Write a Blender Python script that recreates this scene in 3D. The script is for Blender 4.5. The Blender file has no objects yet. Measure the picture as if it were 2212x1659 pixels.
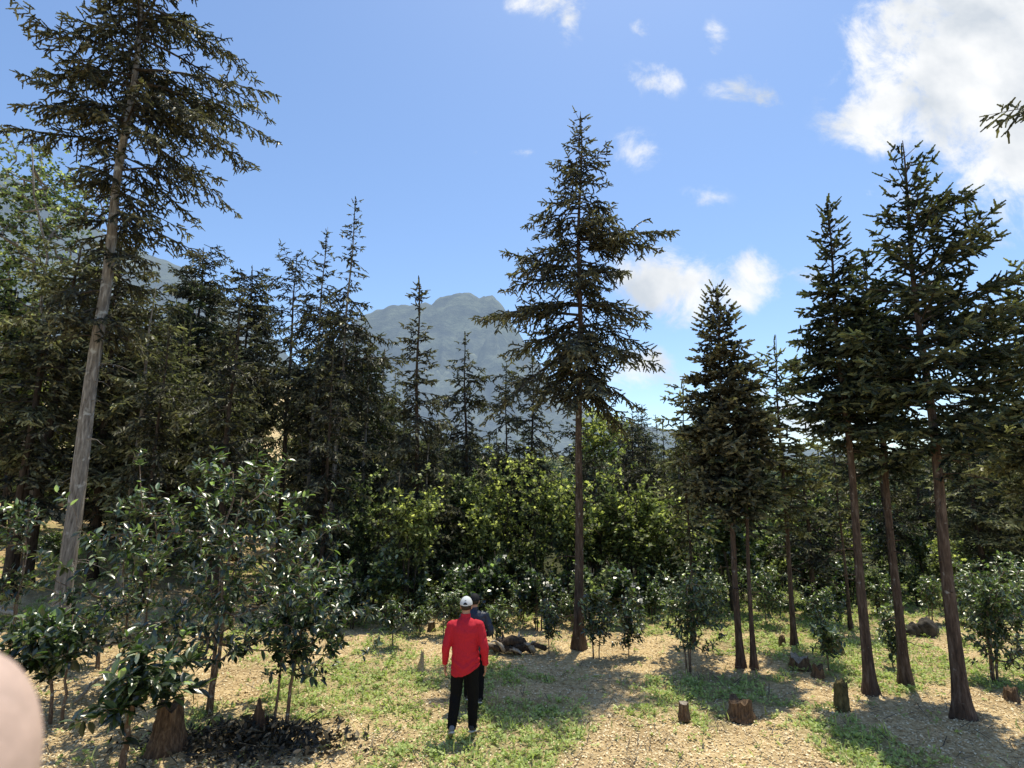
import bpy, math, random
import numpy as np
from mathutils import Vector, Matrix
rng = np.random.default_rng(7)
random.seed(7)
R = math.radians
S = bpy.context.scene
COL = S.collection

# ------------------------------------------------------------------ camera model
HCAM = 3.43; F = 1200.0; CX, CY = 1106.0, 829.5; TH = math.atan(0.17)
ct, st_ = math.cos(TH), math.sin(TH)
cam = bpy.data.cameras.new('camera'); co = bpy.data.objects.new('camera', cam); COL.objects.link(co)
co.location = (0, 0, HCAM); co.rotation_euler = (math.pi/2 + TH, 0, 0)
cam.sensor_width = 36; cam.lens = 36*F/2212; cam.clip_start = 0.01; cam.clip_end = 9000
cam.dof.use_dof = True; cam.dof.focus_distance = 11; cam.dof.aperture_fstop = 32
S.camera = co

def ray(px, py):
    dx = (px-CX)/F; dz = (CY-py)/F
    return np.array([dx, ct-dz*st_, st_+dz*ct])
def z_at(py, Y):
    dz = (CY-py)/F
    return HCAM + Y*(st_+dz*ct)/(ct-dz*st_)
def x_at(px, py, Y):
    dz = (CY-py)/F
    return (px-CX)/F*Y/(ct-dz*st_)

# ------------------------------------------------------------------ noise
def vnoise(x, y, seed=0):
    x = np.asarray(x, float); y = np.asarray(y, float)
    xi = np.floor(x).astype(np.int64); yi = np.floor(y).astype(np.int64)
    fx = x-xi; fy = y-yi; fx = fx*fx*(3-2*fx); fy = fy*fy*(3-2*fy)
    def h(a, b):
        n = (a*374761393 + b*668265263 + seed*974634777) & 0xffffffff
        n = ((n ^ (n >> 13))*1274126177) & 0xffffffff
        return ((n ^ (n >> 16)) & 0xffff)/65535.0
    return (h(xi, yi)*(1-fx)+h(xi+1, yi)*fx)*(1-fy)+(h(xi, yi+1)*(1-fx)+h(xi+1, yi+1)*fx)*fy
def fbm(x, y, o=4, seed=0):
    r = 0; a = .5
    for k in range(o):
        r = r+a*vnoise(x*2**k, y*2**k, seed+k*17); a *= .5
    return r
def sm(a, b, x):
    t = np.clip((np.asarray(x, float)-a)/(b-a), 0, 1); return t*t*(3-2*t)

def terrain(x, y, detail=True):
    x = np.asarray(x, float); y = np.asarray(y, float)
    z = -0.028*np.clip(y-7, 0, 18)
    z = z - 3.0*sm(26, 60, y)                                    # valley behind the wood
    q = -x-0.22*y-1.5                                            # left bank
    z = z + 0.14*np.clip(q, 0, 60)*sm(11, 24, y)
    z = z + 0.16*np.clip(y-70, 0, 400)*sm(-0.02, 0.5, -x/np.maximum(y, 1)) # far left hill
    z = z + 0.055*np.clip(y-120, 0, 600)
    z = z + 1.85*(1-sm(1.2, 4.6, y))*(1-sm(6, 14, np.abs(x)))    # bank the photographer stands on
    if detail:
        z = z + 0.22*(fbm(x*.35, y*.35, 3, 3)-.45)*sm(4, 7, y)
    return z
def ground(px, py):
    d = ray(px, py); t = 4.0
    p = None
    while t < 900:
        p = np.array([0, 0, HCAM])+d*t
        if p[2] < terrain(p[0], p[1]): break
        t += 0.03 if t < 60 else 1
    return float(p[0]), float(p[1]), float(terrain(p[0], p[1]))

# ------------------------------------------------------------------ object helpers
def link(o, parent=None):
    COL.objects.link(o)
    if parent is not None: o.parent = parent
    return o
def tag(o, label=None, cat=None, group=None, kind=None):
    if label: o['label'] = label
    if cat: o['category'] = cat
    if group: o['group'] = group
    if kind: o['kind'] = kind
    return o
def thing(name, loc, label, cat, group=None, rz=0):
    o = bpy.data.objects.new(name, None); o.location = loc; o.rotation_euler = (0, 0, rz)
    o.empty_display_size = .2
    link(o); return tag(o, label, cat, group)
def mesh_np(name, V, quads=None, tris=None, mats=(), qmat=None, tmat=None, tint=None, smooth=False):
    me = bpy.data.meshes.new(name)
    V = np.asarray(V, np.float32)
    nq = 0 if quads is None else len(quads); nt = 0 if tris is None else len(tris)
    me.vertices.add(len(V)); me.vertices.foreach_set('co', V.ravel())
    me.loops.add(nq*4+nt*3); me.polygons.add(nq+nt)
    li = []
    if nq: li.append(np.asarray(quads, np.int32).ravel())
    if nt: li.append(np.asarray(tris, np.int32).ravel())
    me.loops.foreach_set('vertex_index', np.concatenate(li))
    st = np.concatenate([np.arange(nq)*4, nq*4+np.arange(nt)*3]).astype(np.int32)
    me.polygons.foreach_set('loop_start', st)
    mi = np.zeros(nq+nt, np.int32)
    if qmat is not None and nq: mi[:nq] = qmat
    if tmat is not None and nt: mi[nq:] = tmat
    me.polygons.foreach_set('material_index', mi)
    if smooth: me.polygons.foreach_set('use_smooth', np.ones(nq+nt, bool))
    for m in mats: me.materials.append(m)
    if tint is not None:
        a = me.attributes.new('tint', 'FLOAT', 'POINT'); a.data.foreach_set('value', np.asarray(tint, np.float32))
    me.update(calc_edges=True)
    if len(V) < 20000: me.validate()
    return me
def obj(name, me, parent=None, loc=None):
    o = bpy.data.objects.new(name, me)
    if loc is not None: o.location = loc
    return link(o, parent)

class Acc:
    """collects quads"""
    def __init__(s): s.V = []; s.Q = []; s.M = []; s.T = []; s.n = 0
    def add(s, V, Q, mat=0, tint=.5):
        V = np.asarray(V, float); Q = np.asarray(Q, np.int64)
        s.V.append(V); s.Q.append(Q+s.n); s.n += len(V)
        s.M.append(np.full(len(Q), mat)); s.T.append(np.broadcast_to(tint, (len(V),)).astype(float))
    def tube(s, P, r, sides=6, mat=0, tint=.5, rough=0.0, cap=True, flare=None):
        P = np.asarray(P, float); n = len(P); r = np.broadcast_to(r, (n,)).astype(float)
        T = np.gradient(P, axis=0); T /= np.linalg.norm(T, axis=1)[:, None]+1e-9
        ref = np.array([0, 0, 1.]) if abs(T[0][2]) < .8 else np.array([1., 0, 0])
        A = np.cross(T, ref); A /= np.linalg.norm(A, axis=1)[:, None]+1e-9
        B = np.cross(T, A)
        a = np.arange(sides)/sides*2*math.pi
        rr = r[:, None]*np.ones((1, sides))
        if rough: rr = rr*(1+rough*(rng.random((n, sides))-.5))
        if flare is not None: rr = rr*flare(P, a)
        V = P[:, None, :]+rr[..., None]*(A[:, None, :]*np.cos(a)[None, :, None]+B[:, None, :]*np.sin(a)[None, :, None])
        i = np.arange(n-1)[:, None]*sides; j = np.arange(sides)[None, :]; k = (j+1) % sides
        Q = np.stack([i+j, i+k, i+sides+k, i+sides+j], -1).reshape(-1, 4)
        V = V.reshape(-1, 3)
        if cap:
            V = np.vstack([V, P[0], P[-1]]); c0 = n*sides; e = (n-1)*sides
            q = []
            for t in range(0, sides, 2):
                t1 = (t+1) % sides; t2 = (t+2) % sides
                q.append([t2, t1, t, c0]); q.append([e+t, e+t1, e+t2, c0+1])
            Q = np.vstack([Q, np.array(q)])
        s.add(V, Q, mat, tint)
    def inst(s, tv, tq, org, X, Y, Z, mat=0, tint=None):
        """template verts tv placed at org with axes X,Y,Z (n,3)"""
        n = len(org)
        if n == 0: return
        V = org[:, None, :]+tv[None, :, 0:1]*X[:, None, :]+tv[None, :, 1:2]*Y[:, None, :]+tv[None, :, 2:3]*Z[:, None, :]
        Q = tq[None]+(np.arange(n)*len(tv))[:, None, None]
        t = np.repeat(tint if tint is not None else rng.random(n), len(tv))
        s.add(V.reshape(-1, 3), Q.reshape(-1, 4), mat, t)
    def mesh(s, name, mats, smooth=False):
        return mesh_np(name, np.vstack(s.V), quads=np.vstack(s.Q), mats=mats, qmat=np.concatenate(s.M), tint=np.concatenate(s.T), smooth=smooth)

def norm(v): return v/(np.linalg.norm(v, axis=-1, keepdims=True)+1e-9)
def frames(D, roll=None):
    D = norm(D); n = len(D)
    ref = np.where(np.abs(D[:, 2:3]) < .9, np.array([[0, 0, 1.]]), np.array([[1., 0, 0]]))
    A = norm(np.cross(D, ref)); B = np.cross(A, D)
    if roll is not None:
        c, s_ = np.cos(roll)[:, None], np.sin(roll)[:, None]
        A, B = A*c+B*s_, B*c-A*s_
    return D, A, B

# templates --------------------------------------------------------
def shoot_tpl(n):
    V = []; Q = []
    for r in range(2):
        b = len(V)
        for i in range(n+1):
            x = i/n; w = (.6 if i % 2 == 0 else 1.0)*(1-.35*x**3)
            if i == 0: w = .25
            if i == n: w = .5
            dx = .10 if i % 2 else -.02
            if r == 0: V += [[x+dx, w, 0], [x+dx, -w, 0]]
            else: V += [[x+dx, 0, w], [x+dx, 0, -w]]
        for i in range(n): Q.append([b+2*i, b+2*i+1, b+2*i+3, b+2*i+2])
    return np.array(V, float), np.array(Q)
SH5 = shoot_tpl(5); SH3 = shoot_tpl(3)
SHX = (np.array([[0, .3, 0], [.6, 1, 0], [1.05, 0, 0], [.5, -1, 0], [0, 0, .3], [.5, 0, 1], [1.05, 0, 0], [.6, 0, -1]], float), np.array([[0, 1, 2, 3], [4, 5, 6, 7]]))
# broad glossy leaf: folded along the midrib and drooping, x = length 1, y = half-width
def leaf_tpl(w=.2, fold=.07, droop=.16):
    xs = [0, .22, .55, .82, 1.0]; ws = [.03, .8, 1.0, .55, .02]
    V = []; Q = []
    for x, a in zip(xs, ws):
        z = -droop*x*x
        V += [[x, -w*a, z+fold*a], [x, 0, z], [x, w*a, z+fold*a]]
    for i in range(4):
        b = 3*i; Q += [[b, b+1, b+4, b+3], [b+1, b+2, b+5, b+4]]
    return np.array(V), np.array(Q)
LEAF = leaf_tpl()
LEAF2 = (np.array([[0, 0, 0], [.5, -.3, .05], [1, 0, -.12], [.5, .3, .05]], float), np.array([[0, 1, 2, 3]]))

# ------------------------------------------------------------------ materials
def newmat(name):
    m = bpy.data.materials.new(name); m.use_nodes = True
    nt = m.node_tree; nt.nodes.clear()
    out = nt.nodes.new('ShaderNodeOutputMaterial')
    return m, nt, out
def N(nt, t, **k):
    n = nt.nodes.new(t)
    for a, b in k.items(): setattr(n, a, b)
    return n
def ramp(nt, stops, src=None):
    n = nt.nodes.new('ShaderNodeValToRGB'); e = n.color_ramp.elements
    while len(e) < len(stops): e.new(.5)
    for i, (p, c) in enumerate(stops): e[i].position = p; e[i].color = (*c, 1)
    if src is not None: nt.links.new(src, n.inputs[0])
    return n
def principled(nt, out, rough=.8, spec=.5):
    b = nt.nodes.new('ShaderNodeBsdfPrincipled'); b.inputs['Roughness'].default_value = rough
    b.inputs['Specular IOR Level'].default_value = spec
    nt.links.new(b.outputs[0], out.inputs[0]); return b
def foliage(name, stops, rough=.6, spec=.3, trans=0.0, tcol=(.3, .5, .05)):
    m, nt, out = newmat(name); L = nt.links.new
    at = N(nt, 'ShaderNodeAttribute', attribute_name='tint')
    r = ramp(nt, stops, at.outputs['Fac'])
    b = principled(nt, out, rough, spec); L(r.outputs[0], b.inputs['Base Color'])
    if trans:
        t = N(nt, 'ShaderNodeBsdfTranslucent')
        mx = N(nt, 'ShaderNodeMix', data_type='RGBA', blend_type='MULTIPLY'); mx.inputs[0].default_value = 1
        L(r.outputs[0], mx.inputs[6]); mx.inputs[7].default_value = (*tcol, 1)
        L(mx.outputs[2], t.inputs[0])
        ms = N(nt, 'ShaderNodeMixShader'); ms.inputs[0].default_value = trans
        L(b.outputs[0], ms.inputs[1]); L(t.outputs[0], ms.inputs[2]); L(ms.outputs[0], out.inputs[0])
    return m
def surf(name, stops, scale=(8, 8, 8), nscale=1.0, detail=6, rough=.85, bump=.4, dist=.02, spec=.3, coord='Object', mottle=None):
    m, nt, out = newmat(name); L = nt.links.new
    tc = N(nt, 'ShaderNodeTexCoord'); mp = N(nt, 'ShaderNodeMapping'); mp.inputs['Scale'].default_value = scale
    L(tc.outputs[coord], mp.inputs[0])
    no = N(nt, 'ShaderNodeTexNoise'); no.inputs['Scale'].default_value = nscale; no.inputs['Detail'].default_value = detail; no.inputs['Roughness'].default_value = .65
    L(mp.outputs[0], no.inputs['Vector'])
    r = ramp(nt, stops, no.outputs['Fac'])
    b = principled(nt, out, rough, spec); col = r.outputs[0]
    if mottle:
        n2 = N(nt, 'ShaderNodeTexNoise'); n2.inputs['Scale'].default_value = mottle[0]; n2.inputs['Detail'].default_value = 4
        L(tc.outputs[coord], n2.inputs['Vector'])
        rr = ramp(nt, [(mottle[1], (0, 0, 0)), (mottle[1]+.08, (1, 1, 1))], n2.outputs['Fac'])
        mx = N(nt, 'ShaderNodeMix', data_type='RGBA'); L(rr.outputs[0], mx.inputs[0]); L(col, mx.inputs[6]); mx.inputs[7].default_value = (*mottle[2], 1)
        col = mx.outputs[2]
    L(col, b.inputs['Base Color'])
    if bump:
        bp = N(nt, 'ShaderNodeBump'); bp.inputs['Strength'].default_value = bump; bp.inputs['Distance'].default_value = dist
        L(no.outputs['Fac'], bp.inputs['Height']); L(bp.outputs[0], b.inputs['Normal'])
    return m

M = {}
M['needle'] = foliage('spruce_needles', [(0, (.014, .014, .010)), (.45, (.045, .044, .026)), (.75, (.13, .125, .07)), (1, (.32, .30, .18))], .5, .5, .2, (1.2, 1.4, .6))  # palest ramp stop paints sunlit highlights on the needle tips
M['needle_green'] = foliage('green_needles', [(0, (.010, .015, .010)), (.45, (.028, .038, .020)), (.75, (.075, .09, .045)), (1, (.22, .24, .12))], .5, .4, .12, (1.2, 1.5, .6))  # last stop is a painted sunlit highlight for some tips
M['needle_olive'] = foliage('olive_needles', [(0, (.025, .027, .015)), (.4, (.09, .092, .048)), (.75, (.24, .235, .125)), (1, (.48, .46, .29))], .5, .5, .3, (1.2, 1.4, .6))  # lifted olive and pale tips put sunlight into the needle colour
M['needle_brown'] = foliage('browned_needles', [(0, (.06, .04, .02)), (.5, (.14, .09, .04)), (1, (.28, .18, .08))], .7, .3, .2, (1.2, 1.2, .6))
M['tea'] = foliage('tea_leaves', [(0, (.012, .019, .010)), (.45, (.034, .05, .022)), (.7, (.09, .125, .05)), (.86, (.22, .27, .13)), (1, (.46, .50, .36))], .30, 1.0, .2, (2.2, 3.2, .8))  # top two stops paint bright sun highlights onto some leaves
M['tea_light'] = foliage('light_tea_leaves', [(0, (.025, .038, .018)), (.45, (.075, .10, .045)), (.7, (.17, .21, .085)), (.86, (.30, .35, .17)), (1, (.5, .54, .34))], .3, .9, .25, (1.8, 2.4, .8))  # upper stops again paint sunlit highlights into the leaf colour
M['broad'] = foliage('broad_leaves', [(0, (.04, .05, .022)), (.35, (.14, .165, .065)), (.62, (.36, .40, .17)), (1, (.66, .68, .36))], .5, .4, .55, (1.5, 1.6, .75))  # pale upper stops paint the brightness of sunlit leaves
M['broad_grey'] = foliage('grey_green_leaves', [(0, (.03, .042, .022)), (.4, (.10, .13, .06)), (.7, (.25, .30, .14)), (1, (.50, .54, .31))], .5, .4, .45, (1.5, 1.65, .85))  # pale end of the ramp is painted highlight, as on the broad leaves
M['weed'] = foliage('weeds', [(0, (.16, .20, .065)), (.5, (.40, .48, .17)), (1, (.66, .71, .32))], .6, .3, .35, (1.3, 1.5, .7))
M['litter'] = foliage('dry_leaves', [(0, (.14, .085, .04)), (.2, (.44, .31, .16)), (.7, (.78, .62, .37)), (1, (.9, .8, .55))], .8, .25)
M['debris'] = foliage('dark_dead_leaves', [(0, (.012, .012, .009)), (.6, (.05, .045, .03)), (.85, (.16, .13, .08)), (1, (.34, .27, .17))], .6, .4)
M['bark'] = surf('grey_bark', [(.3, (.075, .06, .048)), (.55, (.26, .225, .185)), (.75, (.48, .44, .38))], (14, 14, 2.0), 1.6, 8, .9, .9, .03, mottle=(5, .60, (.45, .43, .38)))
M['bark_dark'] = surf('dark_bark', [(.3, (.02, .014, .010)), (.55, (.075, .052, .036)), (.8, (.16, .12, .09))], (14, 14, 3), 1.6, 7, .9, .8, .03)
M['bark_red'] = surf('reddish_bark', [(.3, (.022, .014, .010)), (.52, (.095, .062, .043)), (.8, (.22, .175, .14))], (12, 12, 2.2), 1.8, 8, .9, .9, .03, mottle=(9, .66, (.33, .30, .26)))
M['twig'] = surf('twig_bark', [(.3, (.03, .022, .016)), (.7, (.10, .08, .06))], (10, 10, 10), 1, 3, .9, 0)
M['teabark'] = surf('tea_bark', [(.3, (.07, .045, .03)), (.55, (.20, .14, .095)), (.8, (.36, .30, .23))], (30, 30, 9), 1.5, 5, .9, .6, .01, mottle=(12, .58, (.42, .42, .36)))
M['palewood'] = surf('pale_bark', [(.3, (.16, .12, .08)), (.55, (.38, .33, .26)), (.8, (.55, .51, .44))], (20, 20, 6), 1.5, 5, .9, .6, .01)
M['stump'] = surf('stump_wood', [(.3, (.035, .022, .014)), (.52, (.15, .095, .055)), (.78, (.33, .235, .14))], (26, 26, 5), 1.2, 8, .9, 1, .04)
M['cutwood'] = surf('cut_wood', [(.3, (.28, .2, .12)), (.7, (.62, .5, .34))], (30, 30, 30), 1.2, 6, .85, .5, .01)
M['rock'] = surf('dark_rock', [(.3, (.018, .016, .014)), (.7, (.10, .088, .07))], (6, 6, 6), 1, 8, .9, .8, .04)
M['moss'] = surf('mossy_wood', [(.3, (.03, .03, .012)), (.55, (.14, .11, .045)), (.8, (.27, .23, .1))], (16, 16, 8), 1.2, 7, .95, .9, .03)

def ground_mat():
    m, nt, out = newmat('forest_soil'); L = nt.links.new
    tc = N(nt, 'ShaderNodeTexCoord')
    def noise(s, d=6, r=.6):
        n = N(nt, 'ShaderNodeTexNoise'); n.inputs['Scale'].default_value = s; n.inputs['Detail'].default_value = d; n.inputs['Roughness'].default_value = r
        L(tc.outputs['Object'], n.inputs['Vector']); return n
    a = noise(14, 7, .7); b = noise(.9, 4); c = noise(55, 4, .7)
    r1 = ramp(nt, [(.30, (.20, .13, .065)), (.42, (.56, .42, .23)), (.56, (.76, .61, .36)), (.75, (.88, .76, .50))], a.outputs['Fac'])
    r2 = ramp(nt, [(.35, (.72, .66, .6)), (.65, (1.08, 1.03, .95))], b.outputs['Fac'])
    mx = N(nt, 'ShaderNodeMix', data_type='RGBA', blend_type='MULTIPLY'); mx.inputs[0].default_value = 1
    L(r1.outputs[0], mx.inputs[6]); L(r2.outputs[0], mx.inputs[7])
    at = N(nt, 'ShaderNodeAttribute', attribute_name='tint')
    g = ramp(nt, [(.35, (.17, .16, .07)), (.7, (.42, .39, .19))], a.outputs['Fac'])
    m2 = N(nt, 'ShaderNodeMix', data_type='RGBA'); L(at.outputs['Fac'], m2.inputs[0]); L(mx.outputs[2], m2.inputs[6]); L(g.outputs[0], m2.inputs[7])
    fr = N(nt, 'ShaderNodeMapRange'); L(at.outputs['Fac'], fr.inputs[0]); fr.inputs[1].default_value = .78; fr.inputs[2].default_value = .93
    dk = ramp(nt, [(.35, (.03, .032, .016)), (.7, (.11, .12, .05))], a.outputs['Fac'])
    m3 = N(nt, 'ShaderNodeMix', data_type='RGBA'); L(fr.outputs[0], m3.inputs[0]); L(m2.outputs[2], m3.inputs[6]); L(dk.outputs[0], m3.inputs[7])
    bs = principled(nt, out, .95, .15); L(m3.outputs[2], bs.inputs['Base Color'])
    bp = N(nt, 'ShaderNodeBump'); bp.inputs['Strength'].default_value = .9; bp.inputs['Distance'].default_value = .05
    ad = N(nt, 'ShaderNodeMath', operation='MULTIPLY_ADD'); L(c.outputs['Fac'], ad.inputs[0]); ad.inputs[1].default_value = .35; L(a.outputs['Fac'], ad.inputs[2])
    L(ad.outputs[0], bp.inputs['Height']); L(bp.outputs[0], bs.inputs['Normal'])
    return m
M['ground'] = ground_mat()

def hill_mat(name, lo, mid, hi, s, haze_glow, cliff=None):
    m, nt, out = newmat(name); L = nt.links.new
    tc = N(nt, 'ShaderNodeTexCoord')
    n = N(nt, 'ShaderNodeTexNoise'); n.inputs['Scale'].default_value = s; n.inputs['Detail'].default_value = 9; n.inputs['Roughness'].default_value = .7
    L(tc.outputs['Object'], n.inputs['Vector'])
    r = ramp(nt, [(.33, lo), (.5, mid), (.68, hi)], n.outputs['Fac'])
    col = r.outputs[0]
    b = principled(nt, out, 1, 0)
    L(col, b.inputs['Base Color'])
    bp = N(nt, 'ShaderNodeBump'); bp.inputs['Strength'].default_value = 1; bp.inputs['Distance'].default_value = 12
    L(n.outputs['Fac'], bp.inputs['Height']); L(bp.outputs[0], b.inputs['Normal'])
    b.inputs['Emission Color'].default_value = (*haze_glow[0], 1); b.inputs['Emission Strength'].default_value = haze_glow[1]  # bluish surface glow stands in for haze in the air
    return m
M['mountain'] = hill_mat('haze_painted_mountain', (.05, .065, .07), (.085, .10, .085), (.16, .18, .13), .02, ((.34, .45, .62), .44))  # distance haze put into the muted colours and the glow
M['farwood'] = foliage('far_wood', [(0, (.07, .10, .07)), (.5, (.13, .17, .10)), (1, (.24, .27, .15))], .8, .1)  # greens paled in the colour itself to suggest distance haze

# ------------------------------------------------------------------ world, sun
EL, AZ = R(71), R(24)          # high sun, ahead of the camera and a little to the right
def world():
    w = bpy.data.worlds.new('World'); S.world = w; w.use_nodes = True
    nt = w.node_tree; nt.nodes.clear(); L = nt.links.new
    out = N(nt, 'ShaderNodeOutputWorld')
    sky = N(nt, 'ShaderNodeTexSky', sky_type='NISHITA'); sky.sun_disc = False
    sky.sun_elevation = EL; sky.sun_rotation = AZ; sky.altitude = 300; sky.air_density = 1.0; sky.dust_density = .6; sky.ozone_density = 1.6
    bg = N(nt, 'ShaderNodeBackground'); bg.inputs[1].default_value = .15
    tc = N(nt, 'ShaderNodeTexCoord'); sp = N(nt, 'ShaderNodeSeparateXYZ'); L(tc.outputs['Generated'], sp.inputs[0])
    my = N(nt, 'ShaderNodeMath', operation='MAXIMUM'); L(sp.outputs[1], my.inputs[0]); my.inputs[1].default_value = .02
    u = N(nt, 'ShaderNodeMath', operation='DIVIDE'); L(sp.outputs[0], u.inputs[0]); L(my.outputs[0], u.inputs[1])
    v = N(nt, 'ShaderNodeMath', operation='DIVIDE'); L(sp.outputs[2], v.inputs[0]); L(my.outputs[0], v.inputs[1])
    uv = N(nt, 'ShaderNodeCombineXYZ'); L(u.outputs[0], uv.inputs[0]); L(v.outputs[0], uv.inputs[1])
    n1 = N(nt, 'ShaderNodeTexNoise'); n1.inputs['Scale'].default_value = 8; n1.inputs['Detail'].default_value = 9; n1.inputs['Roughness'].default_value = .66
    n1.inputs['Distortion'].default_value = .35
    L(uv.outputs[0], n1.inputs['Vector'])
    blobs = [(2080,120,210,190,1.1),(2190,290,150,130,.9),(1960,215,150,95,.75),(1880,275,110,60,.6),(1925,50,95,80,.5),(2160,370,110,50,.7),(2230,60,190,160,1),
             (1420,600,95,70,.95),(1440,530,60,45,.6),(1530,610,110,55,.8),(1640,600,62,60,.75),(1620,650,70,30,.5),(1470,680,60,32,.6),(1400,650,60,50,.6),
             (1365,322,60,42,.62),(1410,172,78,40,.58),(1610,185,85,40,.55),(1650,215,45,22,.4),(1215,10,70,38,.75),(1228,55,30,45,.5),(1545,85,26,44,.5),(1378,58,26,24,.45),
             (1115,8,30,22,.5),(1105,328,75,12,.42),(1520,430,60,26,.38),(1740,900,160,80,.75),(1330,810,140,60,.6),(1400,775,50,28,.6),(2150,505,140,50,.42),(1740,590,70,24,.34),(1950,430,120,40,.35),(2190,440,90,40,.4)]
    acc = None
    for (px, py, rx, ry, a) in blobs:
        d = ray(px, py); cu, cv = d[0]/d[1], d[2]/d[1]
        ru, rv = rx*1.35/F/(ct-(CY-py)/F*st_), ry*1.35/F/(ct-(CY-py)/F*st_)**2*1.0
        ma = N(nt, 'ShaderNodeVectorMath', operation='MULTIPLY_ADD'); L(uv.outputs[0], ma.inputs[0])
        ma.inputs[1].default_value = (1/ru, 1/rv, 0); ma.inputs[2].default_value = (-cu/ru, -cv/rv, 0)
        le = N(nt, 'ShaderNodeVectorMath', operation='LENGTH'); L(ma.outputs[0], le.inputs[0])
        mr = N(nt, 'ShaderNodeMapRange', interpolation_type='SMOOTHSTEP'); L(le.outputs['Value'], mr.inputs[0])
        mr.inputs[1].default_value = 0; mr.inputs[2].default_value = 1.15; mr.inputs[3].default_value = a; mr.inputs[4].default_value = 0
        if acc is None: acc = mr.outputs[0]
        else:
            ad = N(nt, 'ShaderNodeMath', operation='ADD'); L(acc, ad.inputs[0]); L(mr.outputs[0], ad.inputs[1]); acc = ad.outputs[0]
    ns = N(nt, 'ShaderNodeMath', operation='MULTIPLY_ADD'); L(n1.outputs['Fac'], ns.inputs[0]); ns.inputs[1].default_value = 3.5; ns.inputs[2].default_value = -1.78
    sm1 = N(nt, 'ShaderNodeMath', operation='ADD'); L(acc, sm1.inputs[0]); L(ns.outputs[0], sm1.inputs[1])
    gate = N(nt, 'ShaderNodeMapRange'); L(acc, gate.inputs[0]); gate.inputs[1].default_value = .02; gate.inputs[2].default_value = .25
    cl = N(nt, 'ShaderNodeMapRange', interpolation_type='SMOOTHSTEP'); L(sm1.outputs[0], cl.inputs[0]); cl.inputs[1].default_value = .10; cl.inputs[2].default_value = 1.15
    cm = N(nt, 'ShaderNodeMath', operation='MULTIPLY'); L(cl.outputs[0], cm.inputs[0]); L(gate.outputs[0], cm.inputs[1])
    # cloud shade: thick parts slightly grey-blue
    n2 = N(nt, 'ShaderNodeTexNoise'); n2.inputs['Scale'].default_value = 5; n2.inputs['Detail'].default_value = 6
    L(uv.outputs[0], n2.inputs['Vector'])
    cc = ramp(nt, [(.36, (4.4, 4.8, 5.3)), (.56, (6.7, 6.8, 6.9))], n2.outputs['Fac'])
    # a slightly richer blue
    gm = N(nt, 'ShaderNodeMix', data_type='RGBA', blend_type='MULTIPLY'); gm.inputs[0].default_value = 1; L(sky.outputs[0], gm.inputs[6]); gm.inputs[7].default_value = SKYTINT
    mx = N(nt, 'ShaderNodeMix', data_type='RGBA'); L(cm.outputs[0], mx.inputs[0]); L(gm.outputs[2], mx.inputs[6]); L(cc.outputs[0], mx.inputs[7])
    L(mx.outputs[2], bg.inputs[0]); L(bg.outputs[0], out.inputs[0])
SKYTINT = (1.12, 1.22, 1.30, 1)
world()
sl = bpy.data.lights.new('sun', 'SUN'); sl.energy = 5.0; sl.angle = R(.55); sl.color = (1, .93, .76)
so = bpy.data.objects.new('sun', sl); link(so); so.location = (0, 0, 30)
sdir = Vector((math.sin(AZ)*math.cos(EL), math.cos(AZ)*math.cos(EL), math.sin(EL)))
so.rotation_euler = sdir.to_track_quat('Z', 'Y').to_euler()
S.cycles.max_bounces = 5; S.cycles.diffuse_bounces = 3; S.cycles.glossy_bounces = 2; S.cycles.transmission_bounces = 3
S.view_settings.view_transform = 'Standard'; S.view_settings.look = 'None'; S.view_settings.exposure = 0

# ------------------------------------------------------------------ ground sheet
GP = [(760,1480,110,70,.35),(1000,1480,170,60,.30),(1200,1560,120,50,.30),(1060,1620,180,40,.2),(1850,1610,110,50,.45),(1560,1480,150,22,.10),(1900,1430,300,34,.42),(1650,1330,260,30,.35),
      (1440,1500,110,14,.05),(1480,1340,200,30,.25),(850,1370,70,24,.2),(430,1400,120,30,.12),(230,1190,120,30,.1),(2080,1320,200,60,.3),(340,1490,60,30,.12),
      (1440,1620,180,40,-.18),(560,1600,200,60,-.3),(150,1550,160,120,-.3),(640,1420,80,40,-.1),(1250,1440,160,24,-.35),(2080,1570,170,40,-.3),(1500,1425,150,24,-.25),(2100,1640,100,20,-.1)]
GPW = []
for px, py, rx, ry, a in GP:
    x, y, z = ground(px, py); x2, y2, _ = ground(px, max(py-ry, 1120)); GPW.append((x, y, rx*y/F, max(abs(y2-y), .5), a))
def green(x, y):
    g = .60*fbm(x*.8+5, y*.8, 4, 11)+.40*fbm(x*2.6, y*2.6, 3, 29)+.02*np.clip(y-14, 0, 6)
    for (a, b, ra, rb, w) in GPW: g = g+.8*w*np.exp(-((x-a)/ra)**2-((y-b)/rb)**2)
    return sm(.45, .64, g)*(.55+.45*sm(.35, .6, vnoise(x*5, y*5, 41)))
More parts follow.
